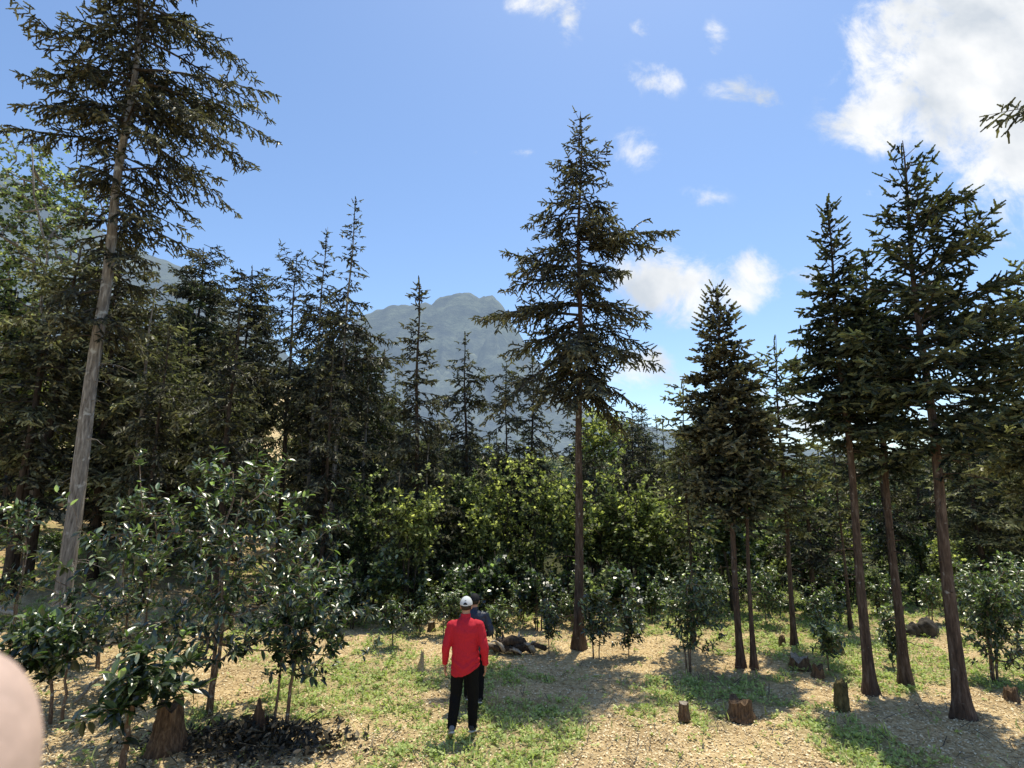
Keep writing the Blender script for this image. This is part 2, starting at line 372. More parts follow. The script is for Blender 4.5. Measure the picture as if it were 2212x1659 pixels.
def build_ground():
    xs = np.concatenate([-np.geomspace(14, 3500, 70)[::-1], np.linspace(-13.9, 13.9, 300), np.geomspace(14, 3500, 70)])
    ys = np.concatenate([np.linspace(-30, 4, 16), np.linspace(4.1, 22, 240), np.geomspace(22.2, 4000, 110)])
    X, Y = np.meshgrid(xs, ys); Z = terrain(X, Y)
    nb = (fbm(X*3, Y*3, 3, 5)-.45)*.10+(vnoise(X*9, Y*9, 8)-.5)*.045
    Z = Z+nb*sm(4, 6, Y)*(1-sm(20, 26, Y))-.03
    Z = Z-.0*X
    far = sm(60, 300, np.hypot(X, Y)); Z = Z+far*14*(fbm(X*.012, Y*.012, 4, 9)-.45)
    # hills either side do not rise for ever
    nx = len(xs); V = np.stack([X, Y, Z], -1).reshape(-1, 3)
    i, j = np.meshgrid(np.arange(len(ys)-1), np.arange(nx-1), indexing='ij')
    a = (i*nx+j).ravel(); Q = np.stack([a, a+1, a+nx+1, a+nx], -1)
    t = green(X, Y)*.75
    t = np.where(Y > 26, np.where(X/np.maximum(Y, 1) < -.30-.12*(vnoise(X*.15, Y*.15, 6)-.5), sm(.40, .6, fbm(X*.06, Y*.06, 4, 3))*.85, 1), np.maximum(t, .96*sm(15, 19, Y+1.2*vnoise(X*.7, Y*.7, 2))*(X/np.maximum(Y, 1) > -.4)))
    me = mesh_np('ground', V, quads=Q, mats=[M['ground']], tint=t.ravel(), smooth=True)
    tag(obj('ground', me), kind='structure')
build_ground()

# mountains: polar height field
def build_mountain(name, prof, r0, r1, mat, seed, rough):
    px = np.array([p[0] for p in prof], float); py = np.array([p[1] for p in prof], float)
    na, nr = 420, 70
    U = np.linspace(px[0], px[-1], na)
    base = np.interp(U, px, py)
    rr = np.concatenate([np.linspace(0, 1, nr-12), np.linspace(1.03, 1.6, 12)])
    V = []
    for k, t in enumerate(rr):
        d0 = r0+(r1-r0)*t
        X = (U-CX)/F*d0*1.0; Y = np.full(na, d0)
        el = (HCAM+r1*np.array([(st_+((CY-b)/F)*ct)/(ct-((CY-b)/F)*st_) for b in base]))
        tt = min(t, 1)
        h = el*(tt**1.25) if t <= 1 else el*(1-(t-1)*1.4)
        n = (fbm(X*.006, Y*.006, 5, seed)-.47)*rough*math.sin(math.pi*min(tt, .97))*el*1.4
        n2 = (np.abs(fbm(X*.022, Y*.008, 4, seed+5)-.47)*-2+.25)*.11*el*(.25+math.sin(math.pi*min(tt, .97)))
        V.append(np.stack([X, Y, h+n+n2-20*(1-tt)], -1))
    V = np.array(V).reshape(-1, 3)
    i, j = np.meshgrid(np.arange(len(rr)-1), np.arange(na-1), indexing='ij')
    a = (i*na+j).ravel(); Q = np.stack([a, a+1, a+na+1, a+na], -1)
    tag(obj(name, mesh_np(name, V, quads=Q, mats=[mat], smooth=True)), kind='structure')
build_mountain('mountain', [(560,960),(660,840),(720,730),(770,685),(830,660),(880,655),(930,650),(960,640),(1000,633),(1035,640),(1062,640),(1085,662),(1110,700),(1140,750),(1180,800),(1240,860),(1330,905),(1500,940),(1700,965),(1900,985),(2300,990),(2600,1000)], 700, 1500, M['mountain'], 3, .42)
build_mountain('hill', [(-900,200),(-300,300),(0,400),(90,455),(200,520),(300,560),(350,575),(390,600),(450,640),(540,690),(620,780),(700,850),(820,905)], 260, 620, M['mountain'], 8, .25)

# ------------------------------------------------------------------ conifers
def trunk_pts(h, lean, n=16, wob=.03):
    z = np.linspace(-.25, h, n); t = np.clip(z/h, 0, 1)
    w = wob*np.sin(z*1.3+rng.random()*6)*t
    return np.stack([lean[0]*t+w, lean[1]*t+wob*np.sin(z*1.1+rng.random()*6)*t, z], -1)
def make_trunk(h, r, lean=(0, 0), sides=12, mat='bark', n=40, wob=.045, flare=1.25):
    P = trunk_pts(h, lean, n, wob); z = P[:, 2]; t = np.clip(z/h, 0, 1)
    rad = r*(1-t)**.8*.95+r*.06
    rad = rad*(1+.7*flare*np.exp(-np.clip(z+.1, 0, 9)/.28))
    A = Acc(); ph = rng.random()*6
    def fl(P_, a): return 1+(.16*flare*np.exp(-np.clip(P_[:, 2:3], 0, 9)/.3)+.025)*np.sin(a[None, :]*5+ph)+.02*np.sin(a[None, :]*3+P_[:, 2:3]*2)
    A.tube(P, rad, sides, 0, .5, rough=.05, flare=fl)
    # broken branch stubs
    for k in range(int(h*2.8)):
        zz = .8+rng.random()*(h*.6); i = min(int((zz+.25)/(h+.25)*(n-1)), n-2); a = rng.random()*6.28; rr = rad[i]
        d = np.array([math.cos(a), math.sin(a), .1]); L_ = .03+.06*rng.random()
        if rng.random() < .45:
            L_ = .2+.6*rng.random(); u_ = np.linspace(0, 1, 5)[:, None]
            Cc = P[i]+d*rr*.7+d*L_*u_+np.array([0, 0, -.35*L_])*u_**2+rng.normal(size=(5, 3))*.03*u_
            A.tube(Cc, np.linspace(.010, .003, 5), 4)
            q_ = Cc[2]; A.tube([q_, q_+rng.normal(size=3)*.1, q_+rng.normal(size=3)*.16+d*.1], [.005, .004, .002], 3, cap=False)
        else: A.tube([P[i]+d*rr*.7, P[i]+d*(rr+L_)], [.012+.008*rng.random(), .006], 4)
    me = A.mesh('trunk', [M[mat]], smooth=True)
    return me, P, rad

def make_crown(h, z0, prof, lean=(0, 0), needle='needle', step=.33, nb=5, lod=0, elev=(-12, 8, 45), droop=.16, P=None,
               dens=1.0, sw=.024, gap=.15, tip=None, rag=1.0, twl=.5, hang=.35, extra=(), rtr=.1):
    """prof: list of (z, r_left, r_right); left = -x"""
    A = Acc(); zs = np.array([p[0] for p in prof]); rl = np.array([p[1] for p in prof]); rr = np.array([p[2] for p in prof])
    o_, d_, l_, t_ = [], [], [], []
    def axis(z):
        t = max(0, min(1, z/h)); return np.array([lean[0]*t, lean[1]*t, z])
    br = []
    z = z0
    while z < h-.12:
        f = (z-z0)/(h-z0); s = step*(1-.35*f)
        k = max(3, int(round(nb*(1-.3*f))))
        a0 = rng.random()*6.28
        for i in range(k):
            if rng.random() < gap: continue
            a = a0+i/k*6.28+rng.normal()*.5
            c = .5+.5*math.cos(a)
            L = (np.interp(z, zs, rl)*(1-c)+np.interp(z, zs, rr)*c)*(.78-.36*rag+.72*rag*rng.random()+.2*(1-rag)*rng.random())
            e = np.interp(f, [0, .55, 1], elev)+rng.normal()*(3+8*rag)
            br.append((z+rng.normal()*s*.6, a, L, R(e)))
        z += s
    for (zz, a, L, e) in extra: br.append((zz, a, L, R(e)))
    bs = int(rng.integers(0, 9999))
    for (z, a, L, e) in br:
        L = max(.08, L*1.12*(1-.36*rag+.72*rag*float(vnoise(z*1.1+7, a*.55, bs))) if L < 2.2 or not extra else L); e = min(e, R(54))
        if e > 0 and z > z0+.4: z = max(z0, min(z-L*math.tan(e)*.85, h-.12-L*math.tan(e)*.75))
        o = axis(z); hd = np.array([math.cos(a), math.sin(a), 0])
        n = 7; s = np.linspace(0, L, n)
        wob = rng.normal()*.02+rng.normal()*.05*rag
        perp = np.array([-hd[1], hd[0], 0])
        dr = droop*(.6+.8*rng.random())
        zc = s*math.tan(e)-dr*s**2/max(L, .6)*1.6+.35*dr*s**3/max(L, .6)**2*1.4
        B = o+hd*s[:, None]+perp*(wob*s**2/max(L, .5))[:, None]; B[:, 2] += zc
        A.tube(B, np.linspace(.006+.011*L, .004, n), 4 if lod == 0 else 3, 1, .5, cap=False)
        ds = (.075 if lod == 0 else .105 if lod == 1 else .24)/dens
        m = max(2, int((L*.88)/ds)); sv = np.linspace(L*.12+.02, L, m)+rng.normal(size=m)*ds*.2; sv = np.clip(sv, 0, L)
        C = np.stack([np.interp(sv, s, B[:, q]) for q in range(3)], -1)
        T = np.stack([np.interp(sv, s, np.gradient(B[:, q], s)) for q in range(3)], -1); T = norm(T)
        side = np.where(np.arange(m) % 2 == 0, 1., -1.)
        for sg in ((side, -side) if lod < 2 else (side,)):
            ph = R(50)+rng.normal(size=m)*.3
            PD = np.cross(T, np.array([0, 0, 1.])); PD = norm(PD)*sg[:, None]
            D = T*np.cos(ph)[:, None]+PD*np.sin(ph)[:, None]
            D[:, 2] += rng.normal(size=m)*.42-hang*.45
            D = norm(D)
            lsc = min(1, .3+.6*L); l = np.minimum(twl, .10*lsc+.42*(L-sv))*(.5+.8*rng.random(m))
            seg = .15 if lod == 0 else .2 if lod == 1 else .34
            # inner dead zone: keep fewer twigs near the trunk on long branches
            keep = rng.random(m) < np.clip(.3+1.4*(sv/L), 0, 1)*(.55+.9*float(rng.random()))
            cur = C.copy(); q = 0; live = keep.copy()
            while live.any() and q < 4:
                ll = np.clip(l-q*seg, 0, seg)*1.15; ok = live & (ll > .03)
                if not ok.any(): break
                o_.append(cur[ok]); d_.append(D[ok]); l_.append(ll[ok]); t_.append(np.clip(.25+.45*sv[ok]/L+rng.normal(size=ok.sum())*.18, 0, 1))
                end = cur+D*ll[:, None]*.9
                # sub shoots
                for ss in ((1, -1) if lod < 2 else (1,)):
                    PP = norm(np.cross(D, np.array([0, 0, 1.])))*ss
                    D2 = norm(D*.62+PP*.75+np.stack([rng.normal(size=m)*.15, rng.normal(size=m)*.15, rng.normal(size=m)*.5-hang*.55], -1))
                    k2 = ok & (rng.random(m) < .8)
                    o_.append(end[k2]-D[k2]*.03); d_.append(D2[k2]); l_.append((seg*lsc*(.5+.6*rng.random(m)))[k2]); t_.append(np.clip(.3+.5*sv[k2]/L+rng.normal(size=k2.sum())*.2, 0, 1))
                cur = end; D = norm(D+np.stack([rng.normal(size=m)*.12, rng.normal(size=m)*.12, -hang*.22+rng.normal(size=m)*.15], -1))
                live = ok; q += 1
        # tip
        o_.append(C[-1:]); d_.append(T[-1:]); l_.append(np.array([.16])); t_.append(np.array([.85]))
    # leader
    lz = np.arange(z0+(h-z0)*.86, h-.1, .12)
    for z in lz:
        o_.append(axis(z)[None]); d_.append(np.array([[rng.normal()*.1, rng.normal()*.1, 1]])); l_.append(np.array([.13])); t_.append(np.array([.6]))
    O, D, Ls, Tt = np.vstack(o_), np.vstack(d_), np.concatenate(l_), np.concatenate(t_)
    X, Y, Z = frames(D, rng.random(len(D))*3.14)
    w = sw*(.85+.5*rng.random(len(D)))*(.86 if lod == 0 else .92 if lod == 1 else 2.2)
    tpl = SH5 if lod == 0 else SH3 if lod == 1 else SHX
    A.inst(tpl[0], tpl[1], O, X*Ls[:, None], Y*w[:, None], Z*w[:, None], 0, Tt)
    return A.mesh('crown', [M[needle], M['twig']]), len(D)

STAT = {}
def hero(label, base, top, crown_py, prof, r_px, bark='bark', needle='needle', name='spruce_tree', cat='conifer', lod=0, group=None, Yadd=0, **k):
    x, y, z = ground(*base)
    if Yadd:      # base hidden: stands this much farther back on the same line of sight
        dd = ray(base[0], 1033); x, y = x+dd[0]/dd[1]*Yadd, y+Yadd; z = float(terrain(x, y))
    ztop = z_at(top[1], y); xt = x_at(top[0], top[1], y); h = ztop-z
    lean = (xt-x, k.pop('leany', 0.0))
    def sc(py): # metres per 2212-px at that height
        zz = z_at(py, y); return (y*ct+(zz-HCAM)*st_)/F
    pr = sorted([(z_at(p[0], y)-z, p[1]*sc(p[0]), p[2]*sc(p[0])) for p in prof])
    r = r_px*.70*sc(base[1])
    root = thing(name, (x, y, z), label, cat, group)
    tm, P, rad = make_trunk(h, r, lean, 14 if lod == 0 else 8, bark, 44 if lod == 0 else 20)
    obj('trunk', tm, root)
    ex = [(z_at(e[0], y)-z, e[1], e[2]*sc(e[0]), e[3]) for e in k.pop('ext', [])]
    cm, n = make_crown(h, z_at(crown_py, y)-z, pr, lean, needle, lod=lod, extra=ex, **k)
    obj('crown', cm, root)
    STAT[label[:30]] = (round(x, 1), round(y, 1), round(h, 1), round(r, 2), n)
    return root
PI = math.pi
hero('tall spruce with thick pale grey trunk at far left, top cut off by the frame', (118,1420), (335,-190), 760,
     [(-190,50,60),(-60,120,220),(60,135,280),(160,170,290),(230,130,270),(300,110,210),(360,105,130),(430,150,190),(480,110,110),(560,90,100),(700,110,110),(780,60,50)], 25, 'bark', 'needle',
     elev=(-10, 6, 35), step=.36, nb=6, gap=.38, dens=.85, hang=.8, droop=.24, ext=[(250, PI, 250, 20), (200, PI*.97, 200, 12), (470, .1, 190, -12), (440, -.1, 175, -8), (150, 0.0, 320, 0), (175, .15, 300, -4), (235, -.1, 240, -12), (130, PI, 170, 20)], sw=.022)
hero('tallest spruce in the middle of the clearing, slender straight trunk with ragged open crown', (1250,1398), (1253,243), 860,
     [(243,8,8),(300,45,40),(350,62,60),(420,75,72),(470,105,95),(530,78,105),(600,118,105),(650,150,120),(710,175,140),(745,170,165),(800,110,120),(860,60,95)], 15, 'bark_red', 'needle',
     elev=(-14, 6, 40), step=.30, nb=7, gap=.16, twl=.6, hang=.7, droop=.2, ext=[(478, 0.05, 195, 14), (490, .3, 170, 10), (735, 0, 175, -6), (700, 0.2, 165, -6), (800, 0, 165, -22), (650, PI, 175, 4), (720, PI, 180, 0), (455, PI, 118, 4)], sw=.022)
hero('big dark spruce with long upswept boughs, nearest of the thick right-hand trunks', (2080,1548), (1945,305), 1010,
     [(305,8,8),(350,32,48),(420,52,80),(480,66,112),(540,80,155),(600,100,180),(680,150,190),(760,170,190),(860,150,180),(950,110,150),(1010,60,80)], 20, 'bark_red', 'needle_green',
     rag=.15, elev=(-4, 22, 50), step=.33, nb=6, gap=.08, hang=.1, droop=.05, ext=[(600, 0, 215, 26), (520, .1, 165, 30), (680, 0.05, 200, 22), (430, 0, 120, 38)], sw=.024, twl=.6)
hero('dense spired spruce on the right, leftmost of the three thick right-hand trunks', (1880,1494), (1785,432), 960,
     [(432,5,5),(490,20,22),(560,38,40),(640,58,62),(720,85,90),(800,110,100),(860,120,100),(930,75,70),(960,40,40)], 15, 'bark_red', 'needle_green',
     rag=.15, elev=(-6, 14, 50), step=.22, nb=8, gap=.05, hang=.2, droop=.08, sw=.026, twl=.5, dens=1.1)
hero('green spruce whose trunk stands between the two thickest right-hand trunks', (1956,1478), (1868,545), 1020,
     [(545,8,8),(600,35,35),(680,65,65),(760,85,85),(850,110,100),(930,100,90),(1020,60,60)], 14, 'bark_red', 'needle_green',
     rag=.35, elev=(-8, 10, 45), step=.24, nb=7, gap=.05, hang=.25, droop=.1, sw=.028, twl=.55, dens=1.1)
hero('dense cone-shaped spruce right of the centre with a needle-sharp top and dark red trunk', (1600,1438), (1546,612), 1110,
     [(612,6,6),(660,28,28),(720,45,45),(780,60,60),(850,78,78),(930,95,90),(1000,95,95),(1060,85,90),(1110,60,60)], 10.5, 'bark_red', 'needle',
     rag=.15, elev=(-8, 14, 52), step=.19, nb=8, gap=.03, hang=.15, droop=.08, sw=.028, twl=.45, dens=1.2)
hero('slimmer spruce beside the cone-shaped one, thin trunk just to its right', (1629,1440), (1592,770), 1120,
     [(770,6,6),(830,40,45),(900,60,70),(980,75,80),(1060,80,85),(1120,50,55)], 7.5, 'bark_red', 'needle_green',
     rag=.35, elev=(-8, 12, 48), step=.26, nb=6, gap=.08, hang=.2, droop=.1, sw=.024, twl=.42)
hero('loose olive-green spruce with a flared thin trunk between the two right-hand groups', (1716,1396), (1672,724), 1130,
     [(724,6,6),(780,40,50),(850,75,70),(920,85,70),(1000,85,75),(1080,60,60),(1130,40,40)], 8, 'bark_red', 'needle_olive',
     elev=(-10, 10, 45), step=.28, nb=6, gap=.15, hang=.35, droop=.14, sw=.026, twl=.45)
hero('spruce reaching in from the right edge with green lit boughs', (2330,1500), (2215,560), 1080,
     [(560,20,20),(640,70,80),(740,110,110),(850,130,130),(950,140,130),(1080,80,80)], 14, 'bark_dark', 'needle_olive',
     rag=.35, elev=(-5, 14, 45), step=.25, nb=7, gap=.06, hang=.25, droop=.1, sw=.026, twl=.55)
hero('spruce outside the right edge with one bough tip reaching in at upper right', (2560,1560), (2410,-60), 500,
     [(-60,20,20),(100,110,110),(300,130,130),(500,120,120)], 16, 'bark_dark', 'needle', lod=1, step=.5, nb=5, gap=.3, hang=.5, sw=.024, ext=[(200, PI, 212, 4)])
# left / middle groups, lod 1
G1 = dict(lod=1)
hero('tall thin spruce with a pointed spire, tallest of the mid-left group', (702,1290), (769,425), 880,
     [(425,5,5),(480,16,24),(540,16,24),(600,22,32),(660,44,74),(740,75,100),(820,75,85),(880,50,60),(905,35,40)], 9, 'bark', 'needle', elev=(-16, 0, 30), step=.33, nb=6, gap=.12, hang=.8, droop=.25, sw=.026, **G1)
hero('thin-tipped spruce just left of the tallest mid-left spire', (650,1262), (706,490), 960,
     [(490,4,4),(540,12,12),(580,20,20),(620,26,26),(680,60,55),(760,75,65),(860,65,60),(960,45,45)], 8, 'bark', 'needle', elev=(-12, 0, 25), step=.34, nb=6, gap=.12, hang=.7, droop=.2, sw=.026, **G1)
hero('spruce with a sparse twiggy round top and reddish trunk in the mid-left group', (598,1240), (641,545), 930,
     [(545,30,28),(590,62,48),(640,75,60),(700,68,70),(780,75,70),(860,80,75),(930,50,50)], 9.5, 'bark_red', 'needle', elev=(-10, 5, 40), step=.42, nb=5, gap=.3, hang=.7, droop=.2, sw=.024, **G1)
hero('flat-topped dark spruce behind the tea trees, left of the mid-left group', (395,1190), (440,535), 960,
     [(535,34,42),(590,60,60),(650,60,70),(720,80,80),(820,95,95),(920,95,95),(1000,60,60)], 10, 'bark_dark', 'needle', elev=(-10, 4, 20), step=.3, nb=6, gap=.12, hang=.7, droop=.2, sw=.028, Yadd=1.5, **G1)
hero('bushy spruce with a blunt top behind the dead twigs on the left', (500,1220), (545,572), 930,
     [(572,20,30),(620,50,55),(700,55,60),(800,80,80),(900,80,80),(990,60,60)], 9, 'bark_dark', 'needle', elev=(-10, 4, 20), step=.3, nb=6, gap=.15, hang=.7, droop=.2, sw=.028, Yadd=1, **G1)
hero('spruce with a thin spindly top before the mountain and a heavy dark skirt', (895,1312), (905,598), 1250,
     [(598,6,6),(640,17,20),(680,11,14),(720,30,24),(780,40,36),(830,40,45),(880,70,60),(960,90,80),(1060,85,80),(1180,60,60),(1250,50,50)], 10, 'bark_dark', 'needle', elev=(-16, 0, 30), step=.3, nb=6, gap=.12, hang=.8, droop=.22, sw=.026, **G1)
hero('short-topped spruce standing right below the mountain summit', (1010,1285), (1004,716), 1150,
     [(716,5,5),(760,14,14),(785,50,45),(820,62,58),(880,60,55),(960,60,50),(1060,55,50),(1150,40,40)], 8, 'bark_dark', 'needle', elev=(-14, 0, 30), step=.34, nb=6, gap=.2, hang=.75, droop=.2, sw=.026, **G1)
hero('narrow spruce right of the mountain summit, its crown just touching the tall centre tree', (1150,1268), (1150,742), 1130,
     [(742,8,8),(770,38,35),(840,45,40),(920,50,50),(1020,45,50),(1130,35,35)], 7, 'bark_dark', 'needle', elev=(-14, 0, 30), step=.34, nb=6, gap=.2, hang=.75, droop=.2, sw=.026, **G1)
hero('thin spruce standing between the summit spruce and the narrow spruce', (1092,1265), (1094,782), 1100,
     [(782,6,6),(820,38,34),(880,45,40),(960,35,40),(1100,30,30)], 5.5, 'bark_dark', 'needle', elev=(-14, 0, 30), step=.36, nb=5, gap=.25, hang=.75, droop=.2, sw=.026, **G1)
hero('spruce with olive drooping crown and dark trunk on the far left slope', (52,1262), (176,520), 1020,
     [(520,30,40),(560,100,90),(620,150,110),(720,150,120),(820,140,120),(920,120,120),(1020,70,70)], 17, 'bark_dark', 'needle_olive', elev=(-14, 4, 30), step=.42, nb=5, gap=.35, hang=.7, droop=.2, sw=.028, **G1)
hero('leftmost leaning dark spruce cut by the left edge', (8,1292), (110,640), 960,
     [(640,30,30),(690,70,70),(760,100,90),(880,100,90),(960,60,60)], 13, 'bark_dark', 'needle_olive', elev=(-14, 4, 30), step=.5, nb=4, gap=.4, hang=.7, droop=.2, sw=.028, **G1)
hero('dark spruce directly behind the thick grey trunk at left', (196,1250), (262,500), 1150,
     [(500,40,60),(580,80,85),(680,70,90),(800,80,95),(920,80,90),(1050,70,70),(1150,50,50)], 14, 'bark_dark', 'needle', elev=(-14, 4, 30), step=.3, nb=6, gap=.12, hang=.7, droop=.2, sw=.028, **G1)
hero('small lit olive spruce over the tea trees, right of the thick grey trunk', (340,1205), (372,760), 1150,
     [(760,25,25),(820,80,60),(900,100,90),(1000,100,100),(1100,70,70),(1150,50,50)], 8, 'bark_dark', 'needle_olive', elev=(-14, 4, 30), step=.28, nb=7, gap=.1, hang=.6, droop=.2, sw=.028, **G1)
hero('olive-brown spruce left of the cone-shaped one, thin trunk rising from a tea shrub', (1500,1390), (1472,812), 1190,
     [(812,6,6),(860,35,40),(930,50,50),(1020,58,55),(1120,55,55),(1190,35,35)], 5.5, 'bark_dark', 'needle_olive', elev=(-12, 6, 35), step=.28, nb=6, gap=.12, hang=.55, droop=.18, sw=.026, **G1)
hero('thin spruce seen through the gap left of the thick right-hand trunks', (1838,1360), (1795,905), 1130,
     [(905,8,8),(960,45,40),(1040,55,55),(1130,40,40)], 5.5, 'bark_red', 'needle_olive', elev=(-12, 6, 35), step=.3, nb=6, gap=.15, hang=.4, droop=.15, sw=.026, **G1)

# ------------------------------------------------------------------ broadleaf trees and shrubs
def leafy(h, envs, nt_, per, leaf, mat, bark, tpl, r0, stems=1, spread=.25, twig=.25, z_first=.25, tube_frac=1.0, lean=(0, 0), clump=0, upright=.35, base_sp=.08, wmul=1., name='crown', airy=0.0, pull=.65, upn=.45):
    """envs: list of (cx,cy,cz,rx,ry,rz) ellipsoids; nt_ twig ends; per leaves each. returns stem mesh, leaf mesh"""
    W = Acc(); A = Acc()
    stemP = []
    for k in range(stems):
        a = rng.random()*6.28; sp = spread if stems > 1 else spread*.2
        n = 9; t = np.linspace(0, 1, n); hh = h*(.75+.2*rng.random())
        e = np.array([math.cos(a)*sp*h+lean[0], math.sin(a)*sp*h+lean[1]])
        wob = rng.normal(size=(n, 2))*.018*h; wob[0] = 0
        b = np.array([math.cos(a), math.sin(a)])*base_sp*(stems > 1)
        P = np.concatenate([b*(1-t[:, None])+e*(t[:, None]**1.3)+wob*t[:, None], (t*hh-.12*(t == 0))[:, None]], 1)
        rs = r0*(.75+.4*rng.random()); W.tube(P, np.linspace(rs, rs*.25, n), 7, 0, .5, rough=.12); stemP.append((P, rs))
    nE = len(envs); vol = np.array([e[3]*e[4]*e[5] for e in envs]); vol = vol/vol.sum()
    idx = rng.choice(nE, nt_, p=vol); E = np.array(envs)[idx]
    d = norm(rng.normal(size=(nt_, 3))); rad = np.minimum(np.abs(rng.normal(size=nt_))*.36+.55*rng.random(nt_)**.5, 1.3)
    cube = rng.uniform(-1, 1, (nt_, 3)); cube *= np.minimum(1, 1.12/(np.sum(np.abs(cube)**3, 1)**(1/3)+1e-6))[:, None]*np.where(rng.random(nt_) < .2, 1.28, 1)[:, None]
    T = E[:, :3]+np.where(rng.random((nt_, 1)) < airy, cube, d*rad[:, None])*E[:, 3:6]
    if clump:
        cc = T[rng.choice(nt_, clump)]; j = rng.integers(0, clump, nt_); T = T*(1-pull)+cc[j]*pull+rng.normal(size=(nt_, 3))*.08
    T = T[T[:, 2] > .08]
    LO, LD, LT = [], [], []
    # grow twigs by joining every leaf spray to the nearest wood already there (inner sprays first)
    ND, NB = [], []; BR = []
    for b, (P, rs) in enumerate(stemP):
        Pf = np.stack([np.interp(np.linspace(0, 8, 33), np.arange(9), P[:, q]) for q in range(3)], -1)
        Pf = Pf[Pf[:, 2] > h*z_first*.8] if (Pf[:, 2] > h*z_first*.8).any() else Pf[-3:]
        ND.append(Pf); NB += [-1]*len(Pf)
    ND = np.vstack(ND); NB = np.array(NB)
    dst = np.array([np.min(np.linalg.norm(ND-t, axis=1)) for t in T]); T = T[np.argsort(dst)]
    nodes = np.zeros((len(ND)+4*len(T), 3)); nodes[:len(ND)] = ND; nb_ = np.full(len(nodes), -1); nn = len(ND)
    for i in range(len(T)):
        dv0 = T[i]-nodes[:nn]; dd = np.linalg.norm(dv0, axis=1)
        cost = dd+1.1*np.clip(-dv0[:, 2], 0, 9)+.35*np.clip(.12-dd, 0, 1)*6
        q = int(np.argmin(cost)); s = nodes[q].copy(); par = int(nb_[q])
        dv = T[i]-s; L = np.linalg.norm(dv)
        t = np.linspace(0, 1, 5)[:, None]
        C = s+dv*t+np.array([0, 0, 1.])*(np.sin(t*PI)*-.12*L)+rng.normal(size=3)*.09*L*np.sin(t*PI)
        BR.append([C, par, 1])
        nodes[nn:nn+4] = C[1:]; nb_[nn:nn+4] = i; nn += 4
    for i in range(len(BR)-1, -1, -1):
        if BR[i][1] >= 0: BR[BR[i][1]][2] += BR[i][2]
    for i in range(len(T)):
        C, par, cnt = BR[i]; L = np.linalg.norm(C[-1]-C[0])
        rb = min(.0034*math.sqrt(cnt)*(1+.12*h), r0*.85); re = min(rb*.7, .0034*math.sqrt(max(1, cnt-1)))
        if cnt > 2 or rng.random() < tube_frac: W.tube(C, np.linspace(rb, re if cnt > 1 else .002, 5), 5 if cnt > 3 else 3, 0, .5, cap=False)
        tl = twig*(.6+.5*rng.random())
        k = per; u = rng.random(k); td = norm((C[-1]-C[-2])[None])[0]
        pos = C[-1]-(td*tl*u[:, None] if L < tl else np.stack([np.interp(1-u*tl/max(L, .01), np.linspace(0, 1, 5), C[-1, qq]-C[:, qq]) for qq in range(3)], -1))+rng.normal(size=(k, 3))*.012
        ang = rng.random(k)*6.28
        _, a_, b_ = frames(td[None])
        out = a_*np.cos(ang)[:, None]+b_*np.sin(ang)[:, None]
        D = norm(out*.85+td*(.55*(1-u))[:, None]+np.array([0, 0, 1.])*(upright*(rng.normal(size=k)*.6+.3))[:, None])
        LO.append(pos); LD.append(D)
        rel = np.clip((T[i, 2])/h, 0, 1)
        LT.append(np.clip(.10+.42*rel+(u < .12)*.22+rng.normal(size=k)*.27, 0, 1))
    O = np.vstack(LO); D = np.vstack(LD); Tt = np.concatenate(LT)
    # leaf frame: blade faces up
    X = norm(D); up = np.array([0, 0, 1.])+rng.normal(size=X.shape)*upn
    Yv = norm(np.cross(up, X)); Z = np.cross(X, Yv)
    sc = leaf*(.6+.6*rng.random(len(O)))
    A.inst(tpl[0], tpl[1], O, X*sc[:, None], Yv*(sc*wmul)[:, None], Z*sc[:, None], 0, Tt)
    return W.mesh('stem', [M[bark]], smooth=True), A.mesh(name, [M[mat]], smooth=False), len(O)

def shrub(label, base, box, env_n, ntw, per, leaf, mat='tea', stems=2, r0=.03, group=None, name='tea_tree', cat='tea tree', parts=('stem', 'foliage'), envs=None, depth=.9, spread=.12, cz=.12, tpl=None, bark='teabark', tube_frac=1, clump=0, Yadd=0, **k):
    """box in pixels (x0,y0,x1,y1) = crown extents"""
    x, y, z = ground(*base)
    if Yadd:
        dd = ray(base[0], 1033); x, y = x+dd[0]/dd[1]*Yadd, y+Yadd; z = float(terrain(x, y))
    root = thing(name, (x, y, z), label, cat, group)
    bx = [box] if envs is None else envs
    E = []
    for (x0, y0, x1, y1) in bx:
        zt, zb = z_at(y0, y)-z, max(z_at(y1, y)-z, .15)
        xm0, xm1 = x_at(x0, (y0+y1)/2, y)-x, x_at(x1, (y0+y1)/2, y)-x
        E.append(((xm0+xm1)/2, rng.normal()*.05, (zt+zb)/2, (xm1-xm0)/2, (xm1-xm0)/2*depth, (zt-zb)/2))
    h = max(e[2]+e[5] for e in E)
    lx = sum(e[0] for e in E)/len(E)
    w, f, n = leafy(h, E, ntw, per, leaf, mat, bark, LEAF if tpl is None else tpl, r0, stems, spread, lean=(lx*.6, 0), tube_frac=tube_frac, clump=clump, **k)
    w.name = parts[0]; f.name = parts[1]
    obj(parts[0], w, root); obj(parts[1], f, root)
    STAT[label[:30]] = (round(x, 1), round(y, 1), round(h, 1), n)
    return root

